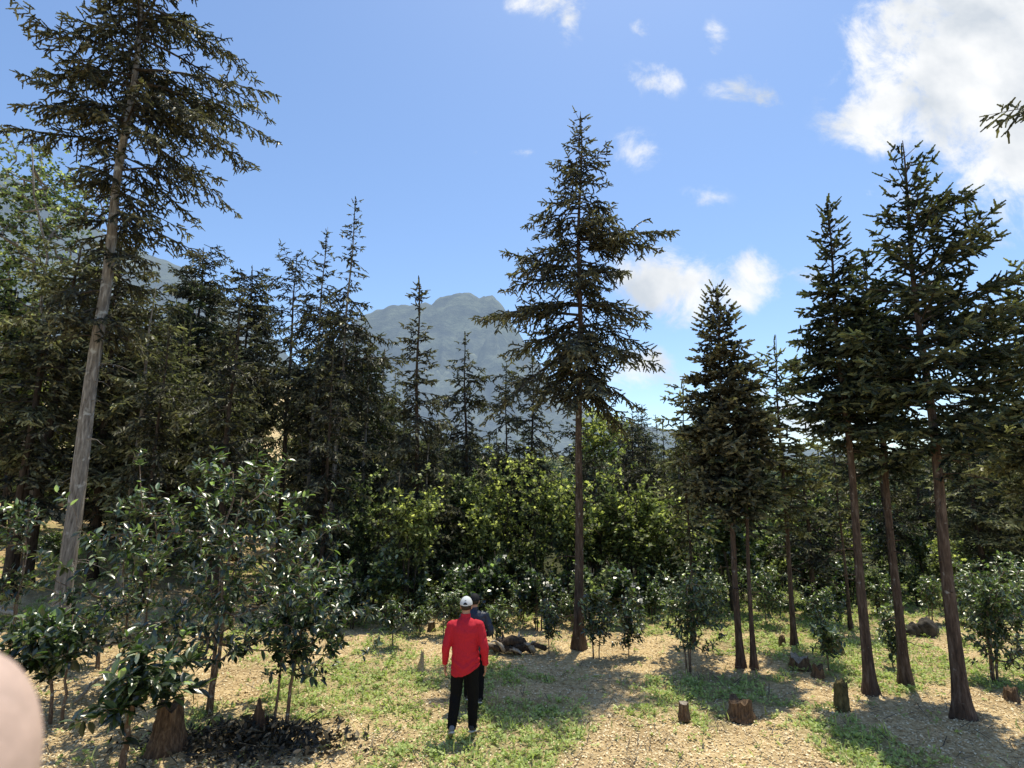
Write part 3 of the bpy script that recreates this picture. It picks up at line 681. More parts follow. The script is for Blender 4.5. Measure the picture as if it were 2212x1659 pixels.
# foreground tea trees, left
shrub('large glossy tea tree with two stems right of the thick grey trunk', (292,1490), None, 1, 165, 12, .145, airy=1, pull=.3, upright=.12, upn=.27, stems=2, r0=.035, envs=[(165,1060,340,1240), (290,1050,470,1240), (170,1200,460,1400), (100,1150,300,1340)], clump=0, twig=.42, z_first=.3, spread=.12, base_sp=.1)
shrub('tallest glossy tea tree with a forked brown stem, above the dead leaf pile', (454,1542), None, 1, 300, 12, .135, airy=1, pull=.3, upright=.12, upn=.27, stems=2, r0=.035, envs=[(290,990,480,1180), (420,975,630,1180), (560,1030,730,1230), (430,1130,740,1370), (330,1130,600,1410)], clump=0, twig=.42, z_first=.32, spread=.06)
shrub('wide low tea tree on a thin dark stem, nearest the person in red', (602,1582), None, 1, 135, 12, .13, airy=1, pull=.3, upright=.12, upn=.27, stems=2, r0=.026, envs=[(580,1190,760,1330), (650,1230,810,1390), (510,1270,700,1490), (630,1330,760,1470)], clump=75, twig=.3, z_first=.2, spread=.08)
shrub('short tea tree with big leaves growing in front of the large stump', (262,1668), None, 1, 62, 12, .18, airy=.7, pull=.3, upright=.12, upn=.27, stems=1, r0=.04, envs=[(150,1430,330,1570), (300,1370,470,1500), (200,1380,420,1500)], clump=24, twig=.25, z_first=.35)
shrub('tea bush with large leaves at the left edge above the finger', (120,1560), None, 1, 150, 8, .17, stems=2, r0=.025, envs=[(-30,1310,190,1430), (20,1380,200,1460)], twig=.25, z_first=.3)
shrub('tea bush at the left edge under the leftmost dark trunks', (10,1420), None, 1, 130, 8, .14, stems=2, r0=.025, envs=[(-90,1060,90,1210), (-60,1200,70,1330)], twig=.22, z_first=.3)
shrub('low dark tea bush at the foot of the thick grey trunk', (215,1440), None, 1, 130, 8, .12, stems=3, r0=.018, envs=[(110,1300,290,1400)], twig=.2, z_first=.2)
shrub('small round dark tea bush on the sunny slope behind the thick grey trunk', (115,1235), None, 1, 130, 8, .12, stems=1, r0=.03, envs=[(75,1140,165,1205)], twig=.2, z_first=.3)
# row of young tea shrubs at the edge of the wood
row = [((848,1395),(815,1290,885,1360),'young tea shrub with a thin stem, leftmost of the row beyond the persons'),
       ((905,1372),(880,1315,930,1352),'smallest tea shrub in the row, beside the cut stump'),
       ((962,1372),(925,1265,1010,1345),'tea shrub directly left of the white cap'),
       ((1075,1398),(1035,1290,1120,1375),'two-stemmed tea shrub growing beside the uprooted stump'),
       ((1125,1345),(1070,1255,1150,1310),'yellow-green tea shrub right behind the person in the dark jacket'),
       ((1186,1410),(1160,1300,1215,1380),'thin tea shrub between the uprooted stump and the tall centre tree'),
       ((1288,1420),(1255,1270,1320,1390),'tea shrub just right of the tall centre tree'),
       ((1358,1415),(1325,1280,1390,1390),'upright tea shrub second to the right of the tall centre tree'),
       ((1232,1352),(1205,1285,1250,1330),'tea shrub behind the foot of the tall centre tree'),
       ((1490,1450),(1425,1225,1560,1400),'round thick tea shrub on one bare pale stem, left of the cone-shaped spruce'),
       ((1655,1350),(1600,1215,1700,1320),'light green tea shrub behind the two thin red trunks'),
       ((1775,1370),(1735,1255,1815,1350),'tea shrub between the flared thin trunk and the thick right-hand trunks'),
       ((1545,1345),(1510,1240,1580,1325),'dim tea shrub in the shade behind the round thick one'),
       ((1790,1450),(1750,1330,1815,1410),'tea shrub behind the mossy stump'),
       ((1900,1330),(1862,1240,1932,1310),'tea shrub seen between the first two thick right-hand trunks'),
       ((1932,1440),(1895,1300,1950,1420),'tall thin tea shrub hugging the middle of the thick right-hand trunks'),
       ((2010,1345),(1980,1235,2045,1320),'tea shrub seen between the last two thick right-hand trunks'),
       ((2145,1470),(2065,1215,2225,1440),'largest many-stemmed tea shrub at the right edge'),
       ((2070,1345),(2050,1210,2120,1330),'tea shrub behind the nearest right-hand trunk'),
       ((2200,1400),(2130,1190,2260,1340),'tea shrub cut by the right edge, behind the largest one')]
for i, (b, bx, lab) in enumerate(row):
    w_ = (bx[2]-bx[0]); big = w_ > 90
    n_ = int(30+w_*(bx[3]-bx[1])*.0105)
    shrub(lab, b, bx, 1, n_, 8, .10, mat='tea_light' if i not in (0, 5, 6, 7) else 'tea', stems=6 if i == 17 else random.choice((1, 2, 3)), r0=.014 if not big else .02, group='young tea shrubs at the edge of the wood', name='tea_shrub', cat='tea shrub', twig=.22, z_first=.3, spread=.14, base_sp=.06, cz=0, clump=int(8+n_*.35), airy=.7, pull=.3, upright=.15, upn=.33)

# bright broadleaf trees inside the wood
bl = [((880,1325),(825,1010,975,1270),'bright green broadleaf tree left of the persons, before the dark-skirted spruce',.02,'broad'),
      ((1080,1290),(1010,965,1120,1270),'yellow-green broadleaf tree above the person in the dark jacket',.03,'broad'),
      ((1170,1290),(1085,945,1240,1270),'bushy bright green broadleaf tree left of the tall centre trunk',.03,'broad'),
      ((1335,1285),(1265,985,1395,1260),'bright green broadleaf tree just right of the tall centre trunk',.03,'broad'),
      ((1440,1290),(1395,1050,1500,1250),'green broadleaf tree between the centre tree and the cone-shaped spruce',.03,'broad'),
      ((945,1290),(905,1080,1000,1290),'grey-green bushy tree right behind the white cap',.02,'broad_grey'),
      ((800,1290),(740,1010,850,1270),'pale grey-green tree in the gap right of the tallest mid-left spire',.02,'broad_grey'),
      ((1290,1270),(1240,880,1350,1010),'tall broadleaf tree with yellow-green top right of the centre trunk',.05,'broad'),
      ((1000,1285),(960,1000,1050,1200),'dull green broadleaf tree under the summit spruce',.02,'broad_grey')]
bl += [((1235,1300),(1190,1020,1290,1250),'green broadleaf tree touching the tall centre trunk from behind',0,'broad'),
       ((1385,1292),(1345,1010,1440,1240),'loose yellow-green broadleaf tree left of the olive-brown spruce',0,'broad'),
       ((1660,1290),(1600,1120,1740,1270),'pale green broadleaf tree under the loose olive spruce',0,'broad_grey'),
       ((1770,1285),(1700,1010,1830,1230),'grey-green broadleaf tree in the gap left of the thick right-hand trunks',0,'broad_grey'),
       ((720,1275),(680,1080,770,1250),'low grey-green tree between the mid-left trunks and the forked leaning trunk',0,'broad_grey'),
       ((1040,1300),(985,1080,1085,1270),'lime-green broadleaf tree directly above the black cap',0,'broad')]
for i, (b, bx, lab, _, mt) in enumerate(bl):
    shrub(lab, (b[0], b[1]+14), (bx[0]-6, bx[1], bx[2]+6, bx[3]), 1, 270, 10, .12, mat=mt, stems=3, r0=.035, name='broadleaf_tree', cat='tree', parts=('trunk', 'crown'), twig=.3, z_first=.12, spread=.12, tpl=LEAF2, bark='twig', tube_frac=.6, clump=60, pull=.55, airy=.6, upn=.8, base_sp=.1, wmul=1.25)
shrub('pale leafy tree rising at the far left behind the leaning trunks', (30,1240), None, 1, 620, 10, .14, upn=.8, airy=.5, mat='broad_grey', stems=2, r0=.09, name='broadleaf_tree', cat='tree', parts=('trunk', 'crown'), twig=.5, z_first=.3, spread=.1, tpl=LEAF2, bark='bark', tube_frac=.12, clump=90, pull=.4, envs=[(-60,240,160,460), (20,330,260,560), (-80,420,120,700)], Yadd=1, wmul=1.2)
shrub('bright yellow-green tree low at the left edge behind the dark trunks', (20,1240), None, 1, 900, 10, .15, upn=.8, airy=.5, mat='broad', stems=3, r0=.07, name='broadleaf_tree', cat='tree', parts=('trunk', 'crown'), twig=.4, z_first=.2, spread=.12, tpl=LEAF2, bark='bark_dark', tube_frac=.12, clump=90, pull=.4, envs=[(-80,500,110,760), (-80,680,150,980)], Yadd=1.5, wmul=1.3)
# bare forked grey trunk and dead twigs
def bare_tree(label, base, tops, r0, mat, twigs=14, Yadd=0, name='bare_tree'):
    x, y, z = ground(*base)
    if Yadd:
        dd = ray(base[0], 1033); x, y = x+dd[0]/dd[1]*Yadd, y+Yadd; z = float(terrain(x, y))
    root = thing(name, (x, y, z), label, 'tree')
    A = Acc()
    for i, t in enumerate(tops):
        e = np.array([x_at(t[0], t[1], y)-x, rng.normal()*.2, z_at(t[1], y)-z])
        u = np.linspace(0, 1, 14)[:, None]; P = e*u+rng.normal(size=(14, 3))*.025*u+np.array([.0, 0, 0]); P[:, 0] += (.12*np.sin(u*PI)*e[0])[:, 0]*-1; P[0, 2] = -.15
        A.tube(P, np.linspace(r0*(1-.25*i), r0*.3, 14), 8, rough=.12)
        for k in range(twigs):
            B = Acc(); q = rng.integers(5, 13); a = rng.random()*6.28; L = .3+.8*rng.random()
            d = np.array([math.cos(a), math.sin(a), .1+.5*rng.random()]); v = np.linspace(0, 1, 6)[:, None]
            C = P[q]+d*L*v+rng.normal(size=(6, 3))*.04*v; B.tube(C, np.linspace(.014, .004, 6), 4, cap=False)
            for j in range(4):
                d2 = norm((d+rng.normal(size=3)*.8)[None])[0]*(.15+.3*rng.random()); B.tube([C[2+j % 4], C[2+j % 4]+d2*.5+rng.normal(size=3)*.02, C[2+j % 4]+d2], [.006, .004, .002], 3, cap=False)
            obj('branch', B.mesh('branch', [M[mat]], True), root)
    obj('trunk', A.mesh('trunk', [M[mat]], True), root)
bare_tree('grey forked leaning trunk right of the tallest mid-left spire', (735,1262), [(790,880), (775,1000)], .10, 'bark', 10)
bare_tree('dead dry twiggy treetop pale against the dark spruces on the left', (408,1180), [(425,655), (470,760)], .045, 'palewood', 18, Yadd=-1)
bare_tree('thin dead twig tree leaning between the mid-left trunks', (668,1250), [(640,850)], .03, 'palewood', 14)
bare_tree('thin dark leaning trunk in the undergrowth above the person in the dark jacket', (985,1290), [(1060,1120)], .045, 'bark_dark', 5)

# ------------------------------------------------------------------ forest behind: shared meshes, each tree its own object
protoC = []
for k in range(6):
    h = 9.0
    w = 1.15+.12*k
    pr = [(2.2-.1*k, w*.6, w*.6), (3.4, w, w*.9), (5, w*.9, w*.95), (6.5, w*.65, w*.7), (8, w*.3, w*.3), (9, .06, .06)]
    if k % 3 == 2: pr = [(3, w*.6, w*.5), (4.5, w*.8, w*.9), (6.5, w*.9, w*.7), (8, w*.7, w*.6), (9, .25, .3)]
    nd = ['needle', 'needle_olive', 'needle_green'][k % 3]
    cm, n = make_crown(h, 1.9+.2*k, pr, (0, 0), nd, lod=1, step=.36, nb=5, gap=.15, hang=.6, droop=.2, elev=(-12, 4, 35), sw=.03, dens=.85, twl=.45)
    tm, _, _ = make_trunk(h, .10, (0, 0), 7, 'bark_dark' if k % 2 else 'bark', 14)
    protoC.append((tm, cm, h)); STAT['proto%d' % k] = n
protoB = []
for k in range(3):
    wv, f, n = leafy(5, [(0, 0, 3.2, 1.3, 1.3, 1.6), (.4, .2, 2.0, 1.2, 1.1, 1.1)], 260, 9, .17, ['broad', 'broad_grey', 'tea_light'][k], 'twig', LEAF2, .05, 3, .1, twig=.35, z_first=.15, tube_frac=.6, clump=40, wmul=1.3)
    protoB.append((wv, f, 5.0))
CAP = np.array([(-300,560),(0,600),(150,590),(330,590),(480,600),(540,640),(560,1000),(630,1000),(650,650),(730,680),(850,760),(935,900),(1070,890),(1200,850),(1400,850),(1500,850),(1640,900),(1700,950),(1800,950),(1900,900),(2000,850),(2212,800),(2600,760)], float)
protoU = []
for k in range(3):
    wv, f, n = leafy(2, [(0, 0, 1.2, .7, .7, .75), (.3, .1, .7, .6, .6, .5), (-.3, 0, .8, .5, .6, .6)], 120, 9, .13, ['tea_light', 'broad_grey', 'tea'][k], 'twig', LEAF2, .02, 4, .12, twig=.22, z_first=.15, clump=26, wmul=1.2)
    protoU.append((wv, f, 2.0))
placed = []
def capat(px): return float(np.interp(px, CAP[:, 0], CAP[:, 1]))
FL = {'needle': 'dark spruce standing in the dense wood behind the clearing'}
cnt = 0; tries = 0
r2 = np.random.default_rng(21)
while cnt < 165 and tries < 9000:
    tries += 1
    px = r2.uniform(-250, 2450) if cnt > 28 else r2.uniform(300, 1000); Y = 16+26*r2.random()**1.3
    if Y < 19 and 500 < px < 2000 and r2.random() < .7: continue
    X = (px-CX)/F*Y
    if px < 260 and r2.random() < .65: continue
    if any((X-a)**2+(Y-b)**2 < 1.3**2 for a, b in placed): continue
    if 540 < px < 655 and r2.random() < .95: continue
    z = float(terrain(X, Y)); cp = capat(px)+r2.uniform(0, 130)
    if cp > 990 and r2.random() < .7: continue
    h = z_at(cp, Y)-z
    if h < 3.0: continue
    h = min(h, 13)
    placed.append((X, Y)); cnt += 1
    tm, cm, h0 = protoC[r2.integers(0, 6)]
    side = 'left' if px < 800 else 'right' if px > 1450 else 'middle'
    root = thing('spruce_tree', (X, Y, z), {'left': 'spruce in the dense wood on the left, behind the tea trees', 'middle': 'small spruce in the dense wood behind the persons', 'right': 'spruce in the dense wood on the right, behind the thick trunks'}[side], 'conifer', {'left': 'spruces of the wood on the left', 'middle': 'spruces of the wood behind the persons', 'right': 'spruces of the wood on the right'}[side], r2.random()*6.28)
    s = h/h0; sx = max(s, .75)*r2.uniform(.85, 1.2)
    for nm, me in (('trunk', tm), ('crown', cm)):
        o = obj(nm, me, root); o.scale = (sx, sx, s)
cnt = 0; tries = 0; pb = []
while cnt < 130 and tries < 8000:
    tries += 1
    px = r2.uniform(-200, 2400); Y = 16.5+22*r2.random()**1.5
    X = (px-CX)/F*Y
    if any((X-a)**2+(Y-b)**2 < 1.15**2 for a, b in pb): continue
    if px < 330 and Y < 22: continue
    if 545 < px < 640 and Y < 30: continue
    z = float(terrain(X, Y)); h = r2.uniform(1.4, 4.4); pb.append((X, Y)); cnt += 1
    k = r2.choice([0, 1, 1, 2]) if px > 800 else r2.choice([1, 1, 2])
    wv, f, h0 = protoB[k]
    side = 'left' if px < 800 else 'right' if px > 1450 else 'middle'
    root = thing('understory_bush', (X, Y, z), {'left': 'leafy bush growing under the spruces on the left', 'middle': 'leafy bush growing under the spruces behind the persons', 'right': 'leafy bush growing under the spruces on the right'}[side], 'bush', {'left': 'bushes under the left wood', 'middle': 'bushes under the middle wood', 'right': 'bushes under the right wood'}[side], r2.random()*6.28)
    s = h/h0; sx = s*r2.uniform(.9, 1.3)
    for nm, me in (('stem', wv), ('foliage', f)):
        o = obj(nm, me, root); o.scale = (sx, sx, s)

cnt = 0; tries = 0
while cnt < 95 and tries < 6000:
    tries += 1
    px = r2.uniform(640, 2350); Y = (14.6 if px < 1400 else 16.5)+4.5*r2.random()**1.2; X = (px-CX)/F*Y
    if any((X-a)**2+(Y-b)**2 < .85**2 for a, b in pb): continue
    z = float(terrain(X, Y)); h = r2.uniform(.9, 2.1); pb.append((X, Y)); cnt += 1
    wv, f, h0 = protoU[r2.integers(0, 3)]
    side = 'right' if px > 1450 else 'middle'
    root = thing('undergrowth_bush', (X, Y, z), {'middle': 'low bush in the shady undergrowth at the edge of the wood behind the persons', 'right': 'low bush in the undergrowth at the edge of the wood on the right'}[side], 'bush', {'middle': 'low bushes at the wood edge behind the persons', 'right': 'low bushes at the wood edge on the right'}[side], r2.random()*6.28)
    s = h/h0; sx = s*r2.uniform(.9, 1.4)
    for nm, me in (('stem', wv), ('foliage', f)):
        o = obj(nm, me, root); o.scale = (sx, sx, s)

# far woodland on the hillsides: one mass of leaf clumps
def far_wood():
    n = 9000; r3 = np.random.default_rng(5)
    Y = 46+330*r3.random(n)**1.7; U = r3.uniform(-.98, 1.05, n); X = U*Y
    m = fbm(X*.05, Y*.05, 3, 14)
    keep = (m > .30+.22*(U < -.25)*(Y > 70))
    X, Y = X[keep], Y[keep]; Z = terrain(X, Y)+sm(60, 300, np.hypot(X, Y))*14*(fbm(X*.012, Y*.012, 4, 9)-.45)
    A = Acc(); n = len(X)
    for i in range(n):
        k = 46 if Y[i] < 150 else 26; s = r3.uniform(1.2, 2.6)
        d = norm(r3.normal(size=(k, 3))); P = np.array([X[i], Y[i], Z[i]+s*.9])+d*s*np.array([.8, .8, 1.15])*(r3.random((k, 1))**.4)
        Xa, Ya, Za = frames(r3.normal(size=(k, 3)), r3.random(k)*6)
        q = .5*s*(.5+r3.random(k))*.8
        A.inst(LEAF2[0], LEAF2[1], P, Xa*q[:, None], Ya*(q*1.6)[:, None], Za*q[:, None], 0, np.clip(r3.random(k)*.6+.35*r3.random(), 0, 1))
    tag(obj('woodland', A.mesh('woodland', [M['farwood']])), 'green woodland in haze-paled colours covering the far hillsides beyond the trees', 'woodland', kind='stuff')
far_wood()

# ------------------------------------------------------------------ stumps, logs, debris
def stump(label, px, py_base, w_px, h_px, mat='stump', top='cutwood', jag=.15, group=None, lean=0, flare=.5, name='tree_stump', broken=0):
    x, y, z = ground(px, py_base)
    m = y/F*.88; r = w_px*m/2; h = h_px*m*.98
    root = thing(name, (x, y, z), label, 'stump', group)
    sd = 20; n = 9
    a = np.arange(sd)/sd*2*PI
    zz = np.linspace(-.06, 1, n)
    ph = rng.random(3)*6
    V = []
    topj = 1+jag*(np.sin(a*2+ph[0])*.6+rng.normal(size=sd)*.5)
    if broken: topj = topj*(.45+.55*(np.clip(np.cos(a-ph[1]), 0, 1))**.7)+.05
    for k, t in enumerate(zz):
        rr = r*((.78 if flare < .8 else .56)+flare*.50*(1-max(t, 0))**2.2*(1+.22*np.sin(a*4+ph[1])))*(1+.10*np.sin(a*5+ph[0])*(1-.5*t)+.06*np.sin(a*9+ph[2])+.04*rng.normal(size=sd))
        V.append(np.stack([rr*np.cos(a)+lean*h*max(t, 0), rr*np.sin(a), h*t*topj if t > 0 else np.full(sd, t*h)], -1))
    ring = V[-1]; inner = ring*np.array([.72, .72, 1])+np.array([lean*h*.28, 0, 0]); inner[:, 2] -= .02+(.10*h if broken else 0)
    core = ring*np.array([.3, .3, 1])+np.array([lean*h*.7, 0, 0]); core[:, 2] = ring[:, 2].mean()*.5+ring[:, 2]*.5-.03*h-(.15*h if broken else 0)
    V = np.array(V+[inner, core]).reshape(-1, 3); V = np.vstack([V, core.mean(0)])
    i = np.arange(n-1)[:, None]*sd; j = np.arange(sd)[None]; k = (j+1) % sd
    Q = np.stack([i+j, i+k, i+sd+k, i+sd+j], -1).reshape(-1, 4)
    A = Acc(); A.add(V[:n*sd], Q, 0)
    obj('bark', A.mesh('bark', [M[mat]], True), root)
    B = Acc(); W = V[(n-1)*sd:]; i = np.arange(2)[:, None]*sd
    Q = np.stack([i+j, i+k, i+sd+k, i+sd+j], -1).reshape(-1, 4); c = 3*sd
    q2 = [[2*sd+t, 2*sd+(t+1) % sd, 2*sd+(t+2) % sd, c] for t in range(0, sd, 2)]
    B.add(W+np.array([0, 0, .001]), np.vstack([Q, q2]), 0)
    obj('cut_top', B.mesh('cut_top', [M[top]], False), root)
    return root
stump('large weathered brown stump among the tea trees at lower left', 360, 1618, 92, 98, 'stump', 'stump', .12, flare=.9)
stump('jagged broken snag sticking out of the dead leaf pile', 545, 1600, 34, 78, 'bark_dark', 'stump', .3, lean=.25, broken=1)
stump('small upright cut stump in the open, left of the wide one', 1478, 1552, 27, 34, 'stump', 'palewood', .06)
stump('wide low stump with a slanting rotten top in the open foreground', 1600, 1550, 60, 36, 'stump', 'stump', .22)
stump('narrow mossy standing stump left of the nearest thick trunks', 1820, 1530, 36, 52, 'moss', 'moss', .2, flare=.2)
stump('yellow-brown mossy stump behind the first thick right-hand trunk', 1798, 1412, 50, 36, 'moss', 'moss', .25)
stump('low split stump with pale rim left of the mossy stump', 1728, 1442, 46, 22, 'stump', 'palewood', .3)
stump('small broken stump just right of the low split stump', 1768, 1462, 28, 22, 'stump', 'stump', .3)
stump('tiny cut stump with pale round face left of the persons', 932, 1362, 20, 20, 'stump', 'palewood', .08)
stump('splintered tan stump piece in the green patch left of the person in red', 908, 1452, 18, 34, 'cutwood', 'cutwood', .5, broken=1)
stump('dark round stump near the right edge', 2186, 1512, 30, 24, 'stump', 'stump', .2)
stump('small dark stump right of the row of shrubs at the flared thin trunk', 1690, 1392, 18, 16, 'stump', 'stump', .2)
# uprooted stump: body plus roots
def uprooted():
    x, y, z = ground(1105, 1412)
    t = thing('uprooted_stump', (x, y, z), 'dark uprooted stump with clawing roots right of the persons', 'stump')
    A = Acc()
    A.tube([[-.38, 0, .05], [-.2, .02, .2], [.0, 0, .26], [.22, 0, .2], [.42, 0, .02]], [.04, .07, .10, .09, .03], 12, rough=1.0)
    obj('body', A.mesh('body', [M['bark_dark']], True), t)
    for k in range(30):
        a = rng.random()*PI; u = np.linspace(0, 1, 6)[:, None]; L = .25+.3*rng.random()
        d = np.array([math.cos(a), rng.normal()*.4, .35+.6*math.sin(a)])
        B = Acc(); s = np.array([rng.normal()*.25, rng.normal()*.06, .08]); B.tube(s+d*L*u+rng.normal(size=(6, 3))*.03*u-np.array([0, 0, .22])*u**2, np.linspace(.05+.02*rng.random(), .010, 6), 7, rough=.5)
        obj('root', B.mesh('root', [M['bark_dark' if k % 3 else 'palewood']], True), t)
uprooted()
def log(label, p0, p1, r, mat, zs=(.06, .06), name='fallen_branch', side=4):
    a = np.array(ground(*p0)); b = np.array(ground(*p1)); a[2] += zs[0]; b[2] += zs[1]
    root = thing(name, tuple(a), label, 'branch')
    u = np.linspace(0, 1, 10)[:, None]; P = (b-a)*u+rng.normal(size=(10, 3))*np.array([.03, .03, .015])*np.sin(u*PI)
    A = Acc(); A.tube(P, np.linspace(r, r*.55, 10), 9, rough=.15)
    obj('limb', A.mesh('limb', [M[mat]], True), root)
    B = Acc()
    for k in range(side):
        q = rng.integers(3, 9); d = norm(((b-a)/np.linalg.norm(b-a)+rng.normal(size=3)*.7)[None])[0]; d[2] = abs(d[2])*.5
        B.tube([P[q], P[q]+d*.2, P[q]+d*.38+rng.normal(size=3)*.03], [r*.35, r*.22, r*.1], 6, rough=.1)
    obj('side_twig', B.mesh('side_twig', [M[mat]], True), root)
log('pale fallen branch at the left edge below the leftmost trunks', (-10,1328), (92,1352), .07, 'palewood', (.15, .06))
log('second pale branch lying under the fallen one at the left edge', (-10,1362), (60,1345), .05, 'palewood', (.05, .1))
log('pale diagonal branch leaning up through the tea trees at lower left', (160,1522), (300,1440), .032, 'palewood', (.03, .62))
def post():
    x, y, z = ground(380, 1412); h = z_at(1290, y)-z
    t = thing('dead_trunk', (x, y, z), 'short pale dead trunk standing behind the tea trees', 'trunk')
    A = Acc(); A.tube(np.stack([np.linspace(0, .08, 9), np.zeros(9), np.linspace(-.1, h, 9)], -1), np.linspace(.085, .06, 9), 10, rough=.12)
    obj('stem', A.mesh('stem', [M['bark']], True), t)
    B = Acc(); B.tube([[.06, 0, h*.8], [.2, .0, h*.95], [.3, 0, h*1.2]], [.03, .02, .01], 6); obj('branch', B.mesh('branch', [M['bark']], True), t)
post()
def rock(label, px, py, w_px, h_px):
    x, y, z = ground(px, py); m = y/F; w = w_px*m/2; h = h_px*m
    n, k = 16, 24; V = []
    for i in range(n+1):
        th = PI*i/n
        for j in range(k):
            p = 2*PI*j/k; d = np.array([math.sin(th)*math.cos(p), math.sin(th)*math.sin(p), math.cos(th)])
            f = .55+.95*float(fbm(d[0]*2.6+d[2]*1.9+px, d[1]*2.6-d[2]*1.7+7, 4, 3))
            V.append([d[0]*w*f, d[1]*w*.7*f, d[2]*h*.8*f+h*.1])
    Q = [[i*k+j, i*k+(j+1) % k, (i+1)*k+(j+1) % k, (i+1)*k+j] for i in range(n) for j in range(k)]
    tag(obj('rock', mesh_np('rock', np.array(V), quads=np.array(Q), mats=[M['rock']], tint=np.full(len(V), .5)), None, (x, y, z)), label, 'rock')
rock('dark rough boulder behind the second thick right-hand trunk', 2000, 1368, 44, 30)
rock('smaller dark rock left of the boulder behind the right-hand trunks', 1975, 1368, 36, 22)
rock('rock lying in the shade behind the tea trees', 300, 1392, 60, 22)
rock('second rock in the shade right of the first behind the tea trees', 352, 1390, 44, 18)

def scatter(name, label, cat, n, reg, size, mat, tpl, keepf=None, flat=.35, wm=1.0, tintf=None, zoff=.01, lift=0., up=0.0, seed=3, kind='stuff'):
    r3 = np.random.default_rng(seed)
    Y = reg[0]+(reg[1]-reg[0])*r3.random(n)**reg[4]; X = (reg[2]+(reg[3]-reg[2])*r3.random(n))*Y
    if keepf is not None:
        k = r3.random(n) < keepf(X, Y); X, Y = X[k], Y[k]
    n = len(X); Z = terrain(X, Y)+((fbm(X*3, Y*3, 3, 5)-.45)*.10+(vnoise(X*9, Y*9, 8)-.5)*.045)*sm(4, 6, Y)*(1-sm(20, 26, Y))-.03
    P = np.stack([X, Y, Z+zoff+lift*r3.random(n)], -1)
    a = r3.random(n)*6.28; el = r3.normal(size=n)*flat+up
    D = np.stack([np.cos(a)*np.cos(el), np.sin(a)*np.cos(el), np.sin(el)], -1)
    U = np.array([0, 0, 1.])+r3.normal(size=(n, 3))*flat
    Yv = norm(np.cross(U, D)); Zv = np.cross(D, Yv); s = size*(.5+r3.random(n))
    A = Acc(); t = r3.random(n) if tintf is None else tintf(X, Y, r3)
    A.inst(tpl[0], tpl[1], P, D*s[:, None], Yv*(s*wm)[:, None], Zv*s[:, None], 0, t)
    return tag(obj(name, A.mesh(name, [M[mat]])), label, cat, kind=kind)
scatter('leaf_litter', 'dry tan leaves and wood chips strewn over the clearing', 'leaf litter', 190000, (5.2, 24, -1.0, 1.0, 1.5), .031, 'litter', LEAF2, lambda x, y: .95-.75*green(x, y), .24, 1.2, lambda x, y, r: np.clip(r.normal(size=len(x))*.25+.6, 0, 1), zoff=.012)
scatter('fallen_twigs', 'thin broken twigs lying over the clearing', 'twigs', 5000, (5.2, 20, -1, 1, 1.4), .22, 'debris', (np.array([[0, -.02, 0], [1, -.02, .05], [1, .02, .05], [0, .02, 0]], float), np.array([[0, 1, 2, 3]])), None, .12, 1, lambda x, y, r: r.random(len(x)), .03, seed=9)
# weeds: small rosettes of leaves
def weeds():
    r3 = np.random.default_rng(17); n = 60000
    Y = 5.2+19*r3.random(n)**1.35; X = r3.uniform(-1, 1, n)*Y
    g = green(X, Y); k = r3.random(n) < g**1.4*.9+.018; X, Y = X[k], Y[k]; n = len(X)
    Z = terrain(X, Y)+((fbm(X*3, Y*3, 3, 5)-.45)*.10+(vnoise(X*9, Y*9, 8)-.5)*.045)*(1-sm(20, 26, Y))-.03
    A = Acc(); hgt = .03+.07*r3.random(n)*fbm(X*2, Y*2, 2, 4)*2
    base_t = r3.random(n)*.5+.1
    for q in range(6):
        a = r3.random(n)*6.28; el = r3.normal(size=n)*.35+.45
        D = np.stack([np.cos(a)*np.cos(el), np.sin(a)*np.cos(el), np.sin(el)], -1)
        U = np.array([0, 0, 1.])+r3.normal(size=(n, 3))*.3; Yv = norm(np.cross(U, D)); Zv = np.cross(D, Yv)
        s = (.032+.03*r3.random(n))*(1+.03*np.clip(Y-8, 0, 12))
        P = np.stack([X+r3.normal(size=n)*.02, Y+r3.normal(size=n)*.02, Z+hgt*r3.random(n)], -1)
        A.inst(LEAF2[0], LEAF2[1], P, D*s[:, None], Yv*(s*1.2)[:, None], Zv*s[:, None], 0, np.clip(base_t+r3.random(n)*.4, 0, 1))
    tag(obj('weeds', A.mesh('weeds', [M['weed']])), 'low green weeds growing in patches over the clearing', 'weeds', kind='stuff')
weeds()
BL = (np.array([[0, -.05, 0], [.5, -.05, .02], [1, 0, -.1], [.5, .05, .02]], float), np.array([[0, 1, 2, 3]]))
scatter('grass', 'short green grass blades in the green patches', 'grass', 60000, (5.2, 24, -1, 1, 1.4), .13, 'weed', BL, lambda x, y: .6*green(x, y)+.02, .45, 1.0, lambda x, y, r: r.random(len(x)), .0, up=1.0, seed=12)
